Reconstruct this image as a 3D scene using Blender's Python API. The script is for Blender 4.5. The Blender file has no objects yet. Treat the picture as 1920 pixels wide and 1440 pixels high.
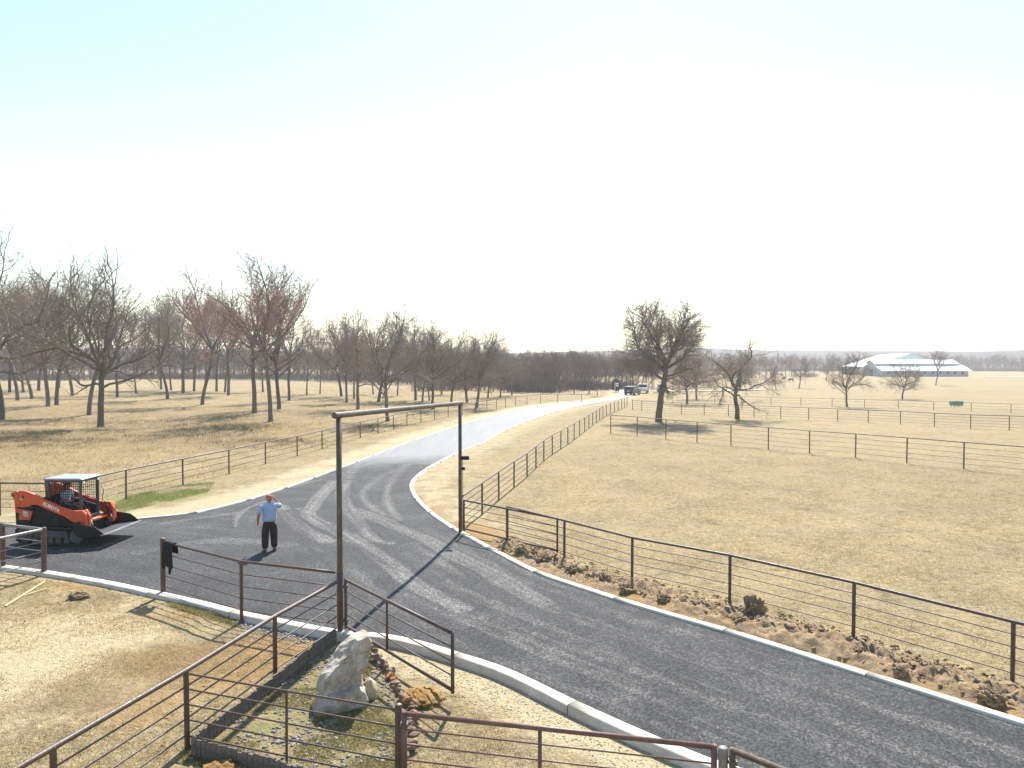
import bpy, bmesh, math, random
import numpy as np
from mathutils import Vector, Matrix, Euler
from mathutils.geometry import delaunay_2d_cdt
R = math.radians
random.seed(7)
sc = bpy.context.scene
C = sc.collection

# ------------------------------------------------------------------ camera
CAM_H = 5.9
PITCH = math.atan(40 / 1381.0)
cam = bpy.data.cameras.new('camera')
cam.sensor_width = 36.0
cam.lens = 36.0 * 1381.0 / 1920.0
cam.clip_start = 0.1
cam.clip_end = 8000
cam_o = bpy.data.objects.new('camera', cam)
cam_o.location = (0, 0, CAM_H)
cam_o.rotation_euler = (math.pi / 2 - PITCH, 0, 0)
C.objects.link(cam_o)
sc.camera = cam_o

# ------------------------------------------------------------------ sky and sun
SUN_EL, SUN_AZ = R(48.0), R(9.6)          # azimuth to the right of the view direction
world = bpy.data.worlds.new('World')
sc.world = world
world.use_nodes = True
wn = world.node_tree.nodes
wl = world.node_tree.links
sky = wn.new('ShaderNodeTexSky')
sky.sky_type = 'NISHITA'
sky.sun_disc = False
sky.sun_elevation = SUN_EL
sky.sun_rotation = SUN_AZ
sky.altitude = 250
sky.air_density = 1.4
sky.dust_density = 0.3
sky.ozone_density = 0.9
wl.new(sky.outputs[0], wn['Background'].inputs[0])
wn['Background'].inputs[1].default_value = 0.09
sun = bpy.data.lights.new('sun', 'SUN')
sun.energy = 4.6
sun.angle = R(0.55)
sun.color = (1.0, 0.95, 0.87)
sun_o = bpy.data.objects.new('sun', sun)
SV = Vector((math.sin(SUN_AZ) * math.cos(SUN_EL), math.cos(SUN_AZ) * math.cos(SUN_EL), math.sin(SUN_EL)))
sun_o.rotation_euler = SV.to_track_quat('Z', 'Y').to_euler()
sun_o.location = (20, 40, 60)
C.objects.link(sun_o)
vs = sc.view_settings
vs.view_transform = 'Standard'
vs.look = 'None'
vs.gamma = 1.0
vs.use_curve_mapping = False
vs.exposure = 1.27
sc.cycles.max_bounces = 6
sc.cycles.diffuse_bounces = 3
sc.cycles.transparent_max_bounces = 8
sc.cycles.use_denoising = True


def G(px, py, z=0.0):
    """point at height z seen at a pixel of the 1920x1440 photograph (surveying aid)"""
    u = (px - 960) / 1381.0
    v = (720 - py) / 1381.0
    d = Vector((u, math.cos(PITCH) + v * math.sin(PITCH), -math.sin(PITCH) + v * math.cos(PITCH)))
    t = (z - CAM_H) / d.z
    return Vector((d.x * t, d.y * t, z))


# ------------------------------------------------------------------ node helpers
class NT:
    def __init__(s, name, rough=0.8, spec=0.3, metal=0.0):
        s.m = bpy.data.materials.new(name)
        s.m.use_nodes = True
        s.n = s.m.node_tree.nodes
        s.l = s.m.node_tree.links
        s.b = s.n['Principled BSDF']
        s.b.inputs['Roughness'].default_value = rough
        s.b.inputs['Specular IOR Level'].default_value = spec
        s.b.inputs['Metallic'].default_value = metal
        s._co = None

    def co(s):
        if s._co is None:
            s._co = s.n.new('ShaderNodeTexCoord').outputs['Object']
        return s._co

    def link(s, a, b):
        if hasattr(a, 'is_linked') or hasattr(a, 'links'):
            s.l.new(a, b)
        else:
            b.default_value = a

    def mapping(s, vec, scale=(1, 1, 1), rot=(0, 0, 0)):
        n = s.n.new('ShaderNodeMapping')
        s.l.new(vec, n.inputs['Vector'])
        n.inputs['Scale'].default_value = scale
        n.inputs['Rotation'].default_value = rot
        return n.outputs[0]

    def noise(s, scale, detail=3, rough=0.55, vec=None, color=False, dist=0.0):
        n = s.n.new('ShaderNodeTexNoise')
        s.l.new(vec if vec is not None else s.co(), n.inputs['Vector'])
        n.inputs['Scale'].default_value = scale
        n.inputs['Detail'].default_value = detail
        n.inputs['Roughness'].default_value = rough
        n.inputs['Distortion'].default_value = dist
        return n.outputs['Color' if color else 'Fac']

    def voronoi(s, scale, out='Distance', vec=None, feature='F1'):
        n = s.n.new('ShaderNodeTexVoronoi')
        n.feature = feature
        s.l.new(vec if vec is not None else s.co(), n.inputs['Vector'])
        n.inputs['Scale'].default_value = scale
        return n.outputs[out]

    def ramp(s, fac, stops):
        n = s.n.new('ShaderNodeValToRGB')
        e = n.color_ramp.elements
        while len(e) < len(stops):
            e.new(0.5)
        for i, (p, c) in enumerate(stops):
            e[i].position = p
            if not isinstance(c, (tuple, list)):
                c = (c, c, c)
            e[i].color = (*c[:3], 1)
        s.l.new(fac, n.inputs['Fac'])
        return n.outputs['Color']

    def mix(s, fac, a, b, mode='MIX'):
        n = s.n.new('ShaderNodeMix')
        n.data_type = 'RGBA'
        n.blend_type = mode
        n.clamp_factor = True
        for k, v in ((0, fac), (6, a), (7, b)):
            i = n.inputs[k]
            if isinstance(v, (int, float)):
                i.default_value = v if k == 0 else (v, v, v, 1)
            elif isinstance(v, (tuple, list)):
                i.default_value = (*v[:3], 1)
            else:
                s.l.new(v, i)
        return n.outputs[2]

    def math(s, op, a, b=0.0, clamp=False):
        n = s.n.new('ShaderNodeMath')
        n.operation = op
        n.use_clamp = clamp
        for k, v in ((0, a), (1, b)):
            if isinstance(v, (int, float)):
                n.inputs[k].default_value = v
            else:
                s.l.new(v, n.inputs[k])
        return n.outputs[0]

    def attr(s, name):
        n = s.n.new('ShaderNodeAttribute')
        n.attribute_name = name
        return n.outputs['Fac']

    def objrand(s):
        return s.n.new('ShaderNodeObjectInfo').outputs['Random']

    def color(s, v):
        i = s.b.inputs['Base Color']
        if isinstance(v, (tuple, list)):
            i.default_value = (*v[:3], 1)
        else:
            s.l.new(v, i)
        return s

    def bump(s, h, strength=0.5, dist=0.02):
        n = s.n.new('ShaderNodeBump')
        n.inputs['Strength'].default_value = strength
        n.inputs['Distance'].default_value = dist
        s.l.new(h, n.inputs['Height'])
        s.l.new(n.outputs[0], s.b.inputs['Normal'])
        return s

    def rough(s, v):
        s.l.new(v, s.b.inputs['Roughness'])
        return s


def simple(name, col, rough=0.7, spec=0.3, metal=0.0, var=0.25, scale=4.0, bump=0.0, bscale=40):
    t = NT(name, rough, spec, metal)
    f = t.noise(scale, 4)
    lo = tuple(c * (1 - var) for c in col)
    hi = tuple(min(1, c * (1 + var)) for c in col)
    t.color(t.ramp(f, [(0.3, lo), (0.7, hi)]))
    if bump:
        t.bump(t.noise(bscale, 3), bump, 0.01)
    return t.m


M = {}


def mat_ground():
    t = NT('dry_pasture', 0.95, 0.08)
    n_big = t.noise(0.045, 4, 0.6)
    n_mid = t.noise(0.42, 5, 0.62)
    n_str = t.noise(1.3, 4, 0.6)
    n_fin = t.noise(9.0, 5, 0.7)
    n_vf = t.noise(38.0, 3, 0.7)
    straw = t.ramp(n_big, [(0.3, (0.265, 0.208, 0.118)), (0.5, (0.305, 0.241, 0.138)), (0.7, (0.34, 0.265, 0.146))])
    grey = t.ramp(n_str, [(0.35, (0.215, 0.176, 0.112)), (0.65, (0.29, 0.234, 0.142))])
    col = t.mix(t.ramp(n_mid, [(0.42, 0.0), (0.62, 0.8)]), straw, grey)
    blot = t.noise(0.9, 6, 0.72, dist=0.6)
    col = t.mix(1.0, col, t.ramp(blot, [(0.28, (0.60, 0.57, 0.52)), (0.45, (1, 1, 1)), (0.66, (1.0, 1.0, 1.0)), (0.78, (1.18, 1.16, 1.10))]), 'MULTIPLY')
    tuft = t.noise(3.2, 5, 0.75, dist=0.4)
    col = t.mix(1.0, col, t.ramp(tuft, [(0.30, (0.55, 0.51, 0.45)), (0.46, (1, 1, 1)), (0.7, (1.16, 1.15, 1.10))]), 'MULTIPLY')
    fine = t.ramp(n_fin, [(0.28, 0.55), (0.5, 1.0), (0.72, 1.3)])
    col = t.mix(1.0, col, fine, 'MULTIPLY')
    vf = t.ramp(n_vf, [(0.3, 0.5), (0.5, 1.0), (0.7, 1.4)])
    col = t.mix(1.0, col, vf, 'MULTIPLY')
    # pale bare dirt
    dn = t.math('ADD', t.attr('dirt'), t.math('MULTIPLY', t.math('SUBTRACT', n_str, 0.5), 0.9))
    dfac = t.ramp(dn, [(0.3, 0.0), (0.62, 1.0)])
    dcol = t.mix(t.noise(5, 4), (0.37, 0.295, 0.18), (0.48, 0.395, 0.25))
    dcol = t.mix(1.0, dcol, vf, 'MULTIPLY')
    col = t.mix(dfac, col, dcol)
    # reddish soil
    rn = t.math('ADD', t.attr('soil'), t.math('MULTIPLY', t.math('SUBTRACT', n_mid, 0.5), 1.1))
    rfac = t.ramp(rn, [(0.35, 0.0), (0.75, 0.85)])
    rcol = t.mix(n_fin, (0.20, 0.115, 0.05), (0.44, 0.29, 0.13))
    col = t.mix(rfac, col, rcol)
    # green growth
    gn = t.math('ADD', t.attr('green'), t.math('MULTIPLY', t.math('SUBTRACT', n_str, 0.5), 1.2))
    gfac = t.ramp(gn, [(0.4, 0.0), (0.9, 0.85)])
    gcol = t.mix(n_fin, (0.10, 0.13, 0.035), (0.26, 0.27, 0.09))
    col = t.mix(gfac, col, gcol)
    # leaf litter and dead weeds
    ln = t.math('ADD', t.attr('litter'), t.math('MULTIPLY', t.math('SUBTRACT', n_mid, 0.5), 1.5))
    lfac = t.ramp(ln, [(0.35, 0.0), (0.85, 0.8)])
    lcol = t.mix(n_fin, (0.12, 0.085, 0.045), (0.29, 0.22, 0.125))
    col = t.mix(lfac, col, lcol)
    t.color(col)
    h = t.math('ADD', t.math('MULTIPLY', n_fin, 1.0), t.math('MULTIPLY', n_vf, 0.45))
    h = t.math('ADD', h, t.math('MULTIPLY', tuft, 1.6))
    t.bump(h, 0.9, 0.06)
    return t.m


def mat_road():
    t = NT('asphalt', 0.8, 0.35)
    v1 = t.voronoi(34.0, 'Color')
    bw = t.n.new('ShaderNodeRGBToBW')
    t.l.new(v1, bw.inputs[0])
    g1 = t.ramp(bw.outputs[0], [(0.2, 0.4), (0.5, 0.9), (0.8, 2.1)])
    g2 = t.ramp(t.noise(11, 5, 0.75), [(0.3, 0.6), (0.5, 1.0), (0.7, 1.45)])
    patch = t.noise(0.55, 4, 0.6)
    base = t.ramp(patch, [(0.3, (0.021, 0.0215, 0.023)), (0.5, (0.031, 0.0315, 0.033)), (0.7, (0.050, 0.050, 0.051))])
    # streaks along the lane
    cx = t.n.new('ShaderNodeCombineXYZ')
    t.l.new(t.math('MULTIPLY', t.attr('lane_t'), 1.9), cx.inputs[0])
    t.l.new(t.math('MULTIPLY', t.attr('lane_s'), 0.12), cx.inputs[1])
    st0 = t.noise(1.0, 4, 0.6, vec=cx.outputs[0])
    cx2 = t.n.new('ShaderNodeCombineXYZ')
    t.l.new(t.math('MULTIPLY', t.attr('lane_t'), 7.5), cx2.inputs[0])
    t.l.new(t.math('MULTIPLY', t.attr('lane_s'), 0.22), cx2.inputs[1])
    st1 = t.noise(1.0, 3, 0.6, vec=cx2.outputs[0])
    st2 = t.noise(1.6, 5, 0.75, dist=0.5)
    st = t.math('ADD', t.math('ADD', t.math('MULTIPLY', st0, 0.52), t.math('MULTIPLY', st1, 0.18)), t.math('MULTIPLY', st2, 0.30))
    stf = t.math('MULTIPLY', t.ramp(st, [(0.49, 0.0), (0.64, 1.0)]), t.attr('lane_w'))
    base = t.mix(t.math('MULTIPLY', stf, 0.6), base, (0.135, 0.13, 0.123))
    std = t.math('MULTIPLY', t.ramp(st, [(0.37, 1.0), (0.49, 0.0)]), t.attr('lane_w'))
    base = t.mix(t.math('MULTIPLY', std, 0.45), base, (0.022, 0.023, 0.026))
    # dust left by wheels
    dn = t.math('MULTIPLY', t.attr('dust'), t.ramp(t.noise(2.2, 5, 0.7), [(0.3, 0.6), (0.55, 1.0)]))
    base = t.mix(t.math('MULTIPLY', dn, 0.9), base, (0.175, 0.17, 0.16))
    base = t.mix(t.math('MULTIPLY', t.attr('dark'), 0.8), base, (0.022, 0.022, 0.026))
    base = t.mix(1.0, base, g1, 'MULTIPLY')
    base = t.mix(1.0, base, g2, 'MULTIPLY')
    old = t.mix(t.noise(1.0, 5, 0.7, vec=t.mapping(t.co(), (1.5, 0.12, 1))), (0.11, 0.114, 0.122), (0.19, 0.194, 0.202))
    on = t.math('ADD', t.attr('old'), t.math('MULTIPLY', t.math('SUBTRACT', t.noise(0.8, 4), 0.5), 0.5))
    of = t.ramp(on, [(0.25, 0.0), (0.45, 0.45), (0.85, 1.0)])
    base = t.mix(of, base, old)
    t.color(base)
    t.rough(t.ramp(of, [(0, 0.85), (1, 0.72)]))
    hh = t.math('ADD', t.math('MULTIPLY', bw.outputs[0], 0.6), t.math('MULTIPLY', t.noise(14, 5, 0.8), 1.0))
    hh = t.math('MULTIPLY', hh, t.ramp(of, [(0, 1.0), (1, 0.15)]))
    t.bump(hh, 0.7, 0.035)
    return t.m


def mat_pipe(name, c1, c2, rough=0.5):
    t = NT(name, rough, 0.45)
    f = t.noise(3.0, 6, 0.7)
    f2 = t.noise(22, 4, 0.7)
    col = t.mix(t.ramp(f, [(0.35, 0), (0.68, 1)]), c1, c2)
    col = t.mix(1.0, col, t.ramp(f2, [(0.3, 0.7), (0.7, 1.2)]), 'MULTIPLY')
    t.color(col)
    t.rough(t.ramp(f2, [(0.3, rough - 0.12), (0.7, rough + 0.2)]))
    t.bump(f2, 0.15, 0.004)
    return t.m


def mat_concrete():
    t = NT('kerb_concrete', 0.85, 0.2)
    c = t.ramp(t.noise(1.2, 5, 0.65), [(0.3, (0.44, 0.405, 0.34)), (0.7, (0.62, 0.575, 0.50))])
    c = t.mix(1.0, c, t.ramp(t.noise(26, 4, 0.7), [(0.25, 0.72), (0.5, 1.0)]), 'MULTIPLY')
    spots = t.ramp(t.noise(7, 5, 0.8), [(0.66, 0.0), (0.72, 0.7)])
    c = t.mix(spots, c, (0.12, 0.115, 0.11))
    soilst = t.ramp(t.noise(0.9, 6, 0.75, dist=0.8), [(0.54, 0.0), (0.70, 0.55)])
    c = t.mix(soilst, c, (0.33, 0.26, 0.17))
    t.color(c)
    t.bump(t.noise(40, 3), 0.3, 0.006)
    return t.m


def mat_bark(name, c1, c2):
    t = NT(name, 0.95, 0.1)
    f = t.noise(2.2, 5, 0.7, vec=t.mapping(t.co(), (3.5, 3.5, 0.6)))
    c = t.ramp(f, [(0.3, c1), (0.7, c2)])
    c = t.mix(1.0, c, t.ramp(t.objrand(), [(0, 0.8), (1, 1.25)]), 'MULTIPLY')
    t.color(c)
    t.bump(f, 0.8, 0.06)
    return t.m


def mat_blades(name, stops, sat=1.0):
    t = NT(name, 0.9, 0.1)
    r = t.attr('rnd')
    n = t.noise(0.5, 4)
    f = t.math('ADD', t.math('MULTIPLY', r, 0.65), t.math('MULTIPLY', n, 0.35))
    cc = t.ramp(f, stops)
    t.color(cc)
    tr_ = t.n.new('ShaderNodeBsdfTranslucent')
    t.l.new(cc, tr_.inputs['Color'])
    mx = t.n.new('ShaderNodeMixShader')
    mx.inputs[0].default_value = 0.42
    t.l.new(t.b.outputs[0], mx.inputs[1])
    t.l.new(tr_.outputs[0], mx.inputs[2])
    t.l.new(mx.outputs[0], t.n['Material Output'].inputs['Surface'])
    return t.m


M['ground'] = mat_ground()
M['road'] = mat_road()
M['pipe'] = mat_pipe('brown_painted_pipe', (0.075, 0.048, 0.038), (0.125, 0.078, 0.058), 0.48)
M['pipe_dark'] = mat_pipe('weathered_dark_pipe', (0.066, 0.05, 0.04), (0.16, 0.118, 0.088), 0.5)
M['pipe_red'] = mat_pipe('red_oxide_pipe', (0.13, 0.066, 0.052), (0.20, 0.11, 0.085), 0.45)
M['pipe_grey'] = mat_pipe('bare_grey_pipe', (0.16, 0.14, 0.13), (0.30, 0.27, 0.25), 0.38)
M['kerb'] = mat_concrete()
M['gravel_road'] = simple('pale_gravel', (0.52, 0.48, 0.42), 0.9, 0.2, var=0.15, scale=0.3)
M['bark'] = mat_bark('oak_bark', (0.08, 0.066, 0.058), (0.20, 0.165, 0.145))
M['twig'] = mat_bark('twigs', (0.17, 0.138, 0.115), (0.28, 0.23, 0.19))
M['twig_red'] = mat_bark('reddish_twigs', (0.22, 0.13, 0.11), (0.34, 0.205, 0.175))
M['wood'] = mat_bark('far_wood', (0.16, 0.12, 0.105), (0.28, 0.20, 0.17))
def mat_dusty(name, col, dust, rough, spec, amt):
    t = NT(name, rough, spec)
    c = t.ramp(t.noise(2.5, 4), [(0.3, tuple(k * 0.85 for k in col)), (0.7, tuple(min(1, k * 1.1) for k in col))])
    f = t.math('MULTIPLY', t.ramp(t.noise(4.0, 6, 0.75, dist=0.5), [(0.45, 0.0), (0.72, 1.0)]), amt)
    c = t.mix(f, c, dust)
    sc_ = t.ramp(t.noise(30, 4, 0.8), [(0.68, 0.0), (0.74, 0.5)])
    c = t.mix(sc_, c, tuple(k * 0.35 for k in col))
    t.color(c)
    t.rough(t.ramp(f, [(0, rough), (0.5, min(1, rough + 0.35))]))
    return t.m


M['orange'] = mat_dusty('orange_paint', (0.62, 0.075, 0.016), (0.36, 0.20, 0.12), 0.42, 0.4, 0.4)
M['black'] = mat_dusty('black_paint', (0.013, 0.013, 0.014), (0.075, 0.065, 0.055), 0.65, 0.2, 0.35)
M['rubber'] = simple('track_rubber', (0.03, 0.029, 0.029), 0.85, 0.2, var=0.4, scale=7, bump=0.3)
M['dgrey'] = simple('dark_grey_paint', (0.06, 0.062, 0.068), 0.5, 0.4)
M['silver'] = simple('silver_roof_paint', (0.30, 0.32, 0.34), 0.4, 0.5, var=0.08)
M['steel'] = simple('worn_steel', (0.30, 0.30, 0.31), 0.42, 0.5, 0.5, var=0.35, scale=6)
M['chrome'] = simple('chrome_rod', (0.7, 0.7, 0.72), 0.18, 0.5, 1.0, var=0.03)
M['white'] = simple('white_lettering', (0.8, 0.8, 0.8), 0.5, 0.3, var=0.03)
M['lamp'] = simple('lamp_lens', (0.75, 0.75, 0.72), 0.15, 0.6, var=0.05)
M['yellow'] = simple('yellow_sticker', (0.7, 0.5, 0.05), 0.5, 0.3, var=0.05)
M['skin'] = simple('skin', (0.42, 0.19, 0.13), 0.6, 0.35, var=0.12, scale=9)
M['shirt'] = simple('light_blue_shirt', (0.34, 0.43, 0.60), 0.85, 0.15, var=0.1, scale=9, bump=0.4, bscale=16)
M['trouser'] = simple('dark_brown_trousers', (0.045, 0.033, 0.033), 0.9, 0.1, var=0.25, scale=9, bump=0.3, bscale=16)
M['boot'] = simple('tan_boots', (0.20, 0.15, 0.12), 0.75, 0.2, var=0.2, scale=14)
M['cap'] = simple('red_cap', (0.42, 0.13, 0.10), 0.85, 0.1, var=0.12)
M['hair'] = simple('grey_brown_hair', (0.12, 0.08, 0.06), 0.8, 0.2)
M['cloth'] = simple('dark_jacket_cloth', (0.020, 0.018, 0.018), 0.9, 0.15, var=0.4, scale=8, bump=0.4, bscale=14)
M['timber'] = simple('grey_edging_timber', (0.15, 0.13, 0.115), 0.9, 0.1, var=0.4, scale=11, bump=0.4)
M['lath'] = simple('yellow_new_lath', (0.62, 0.50, 0.27), 0.8, 0.15, var=0.12)
M['roofmetal'] = simple('pale_metal_roof', (0.85, 0.86, 0.87), 0.35, 0.5, 0.0, var=0.06, scale=0.2)
M['roofgrey'] = simple('grey_metal_roof', (0.42, 0.45, 0.48), 0.5, 0.4, var=0.1, scale=0.1)
M['barnwall'] = simple('grey_blue_siding', (0.33, 0.35, 0.385), 0.7, 0.3, var=0.1, scale=0.3)
M['glassd'] = simple('dark_glass', (0.02, 0.024, 0.03), 0.1, 0.6, var=0.1)
M['teal'] = simple('teal_trough', (0.035, 0.25, 0.235), 0.5, 0.4, var=0.1)
M['carpaint_d'] = simple('charcoal_car_paint', (0.025, 0.026, 0.03), 0.3, 0.5, var=0.1)
M['carpaint_s'] = simple('silver_car_paint', (0.50, 0.53, 0.55), 0.3, 0.5, var=0.05)
M['carpaint_b'] = simple('blue_grey_car_paint', (0.16, 0.20, 0.26), 0.3, 0.5, var=0.05)
M['hide'] = simple('dark_brown_hide', (0.06, 0.04, 0.03), 0.8, 0.2)
M['cedar'] = simple('cedar_foliage', (0.035, 0.055, 0.028), 0.9, 0.1, var=0.4, scale=2)


def mat_rock(name, c1, c2, scale=3.0, bump=0.7):
    t = NT(name, 0.9, 0.15)
    f = t.noise(scale, 6, 0.7)
    f2 = t.noise(scale * 6, 5, 0.7)
    c = t.mix(t.ramp(f, [(0.35, 0), (0.65, 1)]), c1, c2)
    c = t.mix(1.0, c, t.ramp(f2, [(0.3, 0.7), (0.7, 1.15)]), 'MULTIPLY')
    t.color(c)
    t.bump(t.math('ADD', f, t.math('MULTIPLY', f2, 0.5)), bump, 0.05)
    return t.m


M['boulder'] = mat_rock('pale_sandstone', (0.30, 0.235, 0.18), (0.60, 0.55, 0.48), 2.6)
M['redstone'] = mat_rock('red_sandstone', (0.16, 0.105, 0.08), (0.30, 0.215, 0.165), 5)
M['orangestone'] = mat_rock('orange_sandstone', (0.36, 0.16, 0.07), (0.48, 0.27, 0.14), 5)
M['greystone'] = mat_rock('grey_crushed_stone', (0.22, 0.21, 0.195), (0.45, 0.43, 0.40), 9)
M['palestone'] = mat_rock('pale_crushed_stone', (0.42, 0.36, 0.25), (0.58, 0.51, 0.38), 9)
M['clay'] = mat_rock('turned_clay_soil', (0.19, 0.13, 0.075), (0.39, 0.285, 0.17), 4.5, 1.0)
M['mound'] = mat_rock('orange_brown_soil', (0.22, 0.115, 0.04), (0.42, 0.26, 0.10), 7, 0.9)

# ------------------------------------------------------------------ mesh helpers


class MB:
    def __init__(s):
        s.v = []
        s.f = []

    def add(s, vs_, fs):
        o = len(s.v)
        s.v += [tuple(p) for p in vs_]
        s.f += [tuple(i + o for i in f) for f in fs]
        return s

    def box(s, c, d, rot=None):
        x, y, z = (k / 2 for k in d)
        p = [Vector((a * x, b * y, e * z)) for a in (-1, 1) for b in (-1, 1) for e in (-1, 1)]
        if rot is not None:
            m = Euler(rot).to_matrix() if not isinstance(rot, Matrix) else rot
            p = [m @ q for q in p]
        p = [q + Vector(c) for q in p]
        return s.add(p, [(0, 1, 3, 2), (4, 6, 7, 5), (0, 4, 5, 1), (2, 3, 7, 6), (0, 2, 6, 4), (1, 5, 7, 3)])

    def tube(s, pts, r, k=10, cap=True):
        pts = [Vector(p) for p in pts]
        n = len(pts)
        rs = r if isinstance(r, (list, tuple)) else [r] * n
        o = len(s.v)
        t0 = (pts[1] - pts[0]).normalized()
        ref = Vector((0, 0, 1)) if abs(t0.z) < 0.9 else Vector((1, 0, 0))
        for i in range(n):
            t = (pts[min(i + 1, n - 1)] - pts[max(i - 1, 0)]).normalized()
            a = t.cross(ref).normalized()
            b = a.cross(t).normalized()
            for j in range(k):
                an = 2 * math.pi * j / k
                q = pts[i] + (a * math.cos(an) + b * math.sin(an)) * rs[i]
                s.v.append(tuple(q))
        for i in range(n - 1):
            for j in range(k):
                j2 = (j + 1) % k
                s.f.append((o + i * k + j, o + i * k + j2, o + (i + 1) * k + j2, o + (i + 1) * k + j))
        if cap:
            s.f.append(tuple(o + j for j in range(k))[::-1])
            s.f.append(tuple(o + (n - 1) * k + j for j in range(k)))
        return s

    def prism(s, poly, y0, y1, axis='y'):
        """polygon in (x,z) extruded along y"""
        n = len(poly)
        if axis == 'y':
            a = [(p[0], y0, p[1]) for p in poly]
            b = [(p[0], y1, p[1]) for p in poly]
        elif axis == 'z':
            a = [(p[0], p[1], y0) for p in poly]
            b = [(p[0], p[1], y1) for p in poly]
        else:
            a = [(y0, p[0], p[1]) for p in poly]
            b = [(y1, p[0], p[1]) for p in poly]
        fs = [tuple(range(n)), tuple(range(2 * n - 1, n - 1, -1))]
        for i in range(n):
            j = (i + 1) % n
            fs.append((i, i + n, j + n, j))
        return s.add(a + b, fs)

    def mesh(s, name, mat, smooth=False):
        me = bpy.data.meshes.new(name)
        me.from_pydata(s.v, [], s.f)
        bm = bmesh.new()
        bm.from_mesh(me)
        bmesh.ops.recalc_face_normals(bm, faces=bm.faces)
        bm.to_mesh(me)
        bm.free()
        if mat is not None:
            me.materials.append(M[mat] if isinstance(mat, str) else mat)
        if smooth:
            me.polygons.foreach_set('use_smooth', [True] * len(me.polygons))
        return me

    def build(s, name, mat, parent=None, smooth=False, bevel=0.0):
        me = s.mesh(name, mat, smooth)
        if bevel:
            bm = bmesh.new()
            bm.from_mesh(me)
            ed = [e for e in bm.edges if len(e.link_faces) == 2 and e.calc_face_angle(0) > 0.5]
            bmesh.ops.bevel(bm, geom=ed, offset=bevel, segments=1, affect='EDGES', clamp_overlap=True)
            bm.to_mesh(me)
            bm.free()
        return put(name, me, parent)


def put(name, me, parent=None, loc=(0, 0, 0), rot=(0, 0, 0), scale=(1, 1, 1)):
    o = bpy.data.objects.new(name, me)
    C.objects.link(o)
    o.location = loc
    o.rotation_euler = rot
    o.scale = scale
    if parent is not None:
        o.parent = parent
    return o


def empty(name, loc=(0, 0, 0), rz=0.0):
    o = bpy.data.objects.new(name, None)
    o.empty_display_size = 0.2
    C.objects.link(o)
    o.location = loc
    o.rotation_euler = (0, 0, rz)
    return o


def tag(o, label=None, cat=None, group=None, kind=None):
    if label:
        o['label'] = label
    if cat:
        o['category'] = cat
    if group:
        o['group'] = group
    if kind:
        o['kind'] = kind
    return o


def np_mesh(name, v, f, mat, smooth=False, attrs=None):
    """v (n,3), f (m,3) or (m,4) numpy arrays"""
    me = bpy.data.meshes.new(name)
    v = np.asarray(v, dtype=np.float32)
    f = np.asarray(f, dtype=np.int32)
    k = f.shape[1]
    me.vertices.add(len(v))
    me.vertices.foreach_set('co', v.ravel())
    me.loops.add(f.size)
    me.loops.foreach_set('vertex_index', f.ravel())
    me.polygons.add(len(f))
    me.polygons.foreach_set('loop_start', np.arange(0, f.size, k, dtype=np.int32))
    me.polygons.foreach_set('loop_total', np.full(len(f), k, dtype=np.int32))
    if smooth:
        me.polygons.foreach_set('use_smooth', np.ones(len(f), dtype=bool))
    me.materials.append(M[mat] if isinstance(mat, str) else mat)
    for an, av in (attrs or {}).items():
        a = me.attributes.new(an, 'FLOAT', 'POINT')
        a.data.foreach_set('value', np.asarray(av, dtype=np.float32))
    me.update()
    me.validate()
    return me


def catmull(pts, step=0.6):
    P = [np.array(p[:2], float) for p in pts]
    out = []
    for i in range(len(P) - 1):
        p0 = P[max(i - 1, 0)]
        p1, p2 = P[i], P[i + 1]
        p3 = P[min(i + 2, len(P) - 1)]
        if i == 0:
            p0 = 2 * p1 - p2
        if i == len(P) - 2:
            p3 = 2 * p2 - p1
        t0 = 0.0
        t1 = t0 + max(1e-6, np.linalg.norm(p1 - p0)) ** 0.5
        t2 = t1 + max(1e-6, np.linalg.norm(p2 - p1)) ** 0.5
        t3 = t2 + max(1e-6, np.linalg.norm(p3 - p2)) ** 0.5
        n = max(2, int(np.linalg.norm(p2 - p1) / step))
        for k in range(n):
            t = t1 + (t2 - t1) * k / n
            A1 = (t1 - t) / (t1 - t0) * p0 + (t - t0) / (t1 - t0) * p1
            A2 = (t2 - t) / (t2 - t1) * p1 + (t - t1) / (t2 - t1) * p2
            A3 = (t3 - t) / (t3 - t2) * p2 + (t - t2) / (t3 - t2) * p3
            B1 = (t2 - t) / (t2 - t0) * A1 + (t - t0) / (t2 - t0) * A2
            B2 = (t3 - t) / (t3 - t1) * A2 + (t - t1) / (t3 - t1) * A3
            out.append((t2 - t) / (t2 - t1) * B1 + (t - t1) / (t2 - t1) * B2)
    out.append(P[-1])
    return np.array(out)


def pdist(q, line):
    """distance of points q (n,2) to a polyline, plus arc position"""
    best = np.full(len(q), 1e9)
    arc = np.zeros(len(q))
    acc = 0.0
    for i in range(len(line) - 1):
        a, b = line[i], line[i + 1]
        d = b - a
        L2 = float(d @ d)
        if L2 < 1e-12:
            continue
        t = np.clip(((q - a) @ d) / L2, 0, 1)
        e = q - a - t[:, None] * d
        dd = np.sqrt((e * e).sum(1))
        m = dd < best
        best[m] = dd[m]
        arc[m] = acc + t[m] * math.sqrt(L2)
        acc += math.sqrt(L2)
    return best, arc


def inpoly(q, poly):
    x, y = q[:, 0], q[:, 1]
    ins = np.zeros(len(q), bool)
    n = len(poly)
    for i in range(n):
        x1, y1 = poly[i]
        x2, y2 = poly[(i + 1) % n]
        if y1 == y2:
            continue
        c = ((y1 > y) != (y2 > y)) & (x < (x2 - x1) * (y - y1) / (y2 - y1) + x1)
        ins ^= c
    return ins


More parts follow.
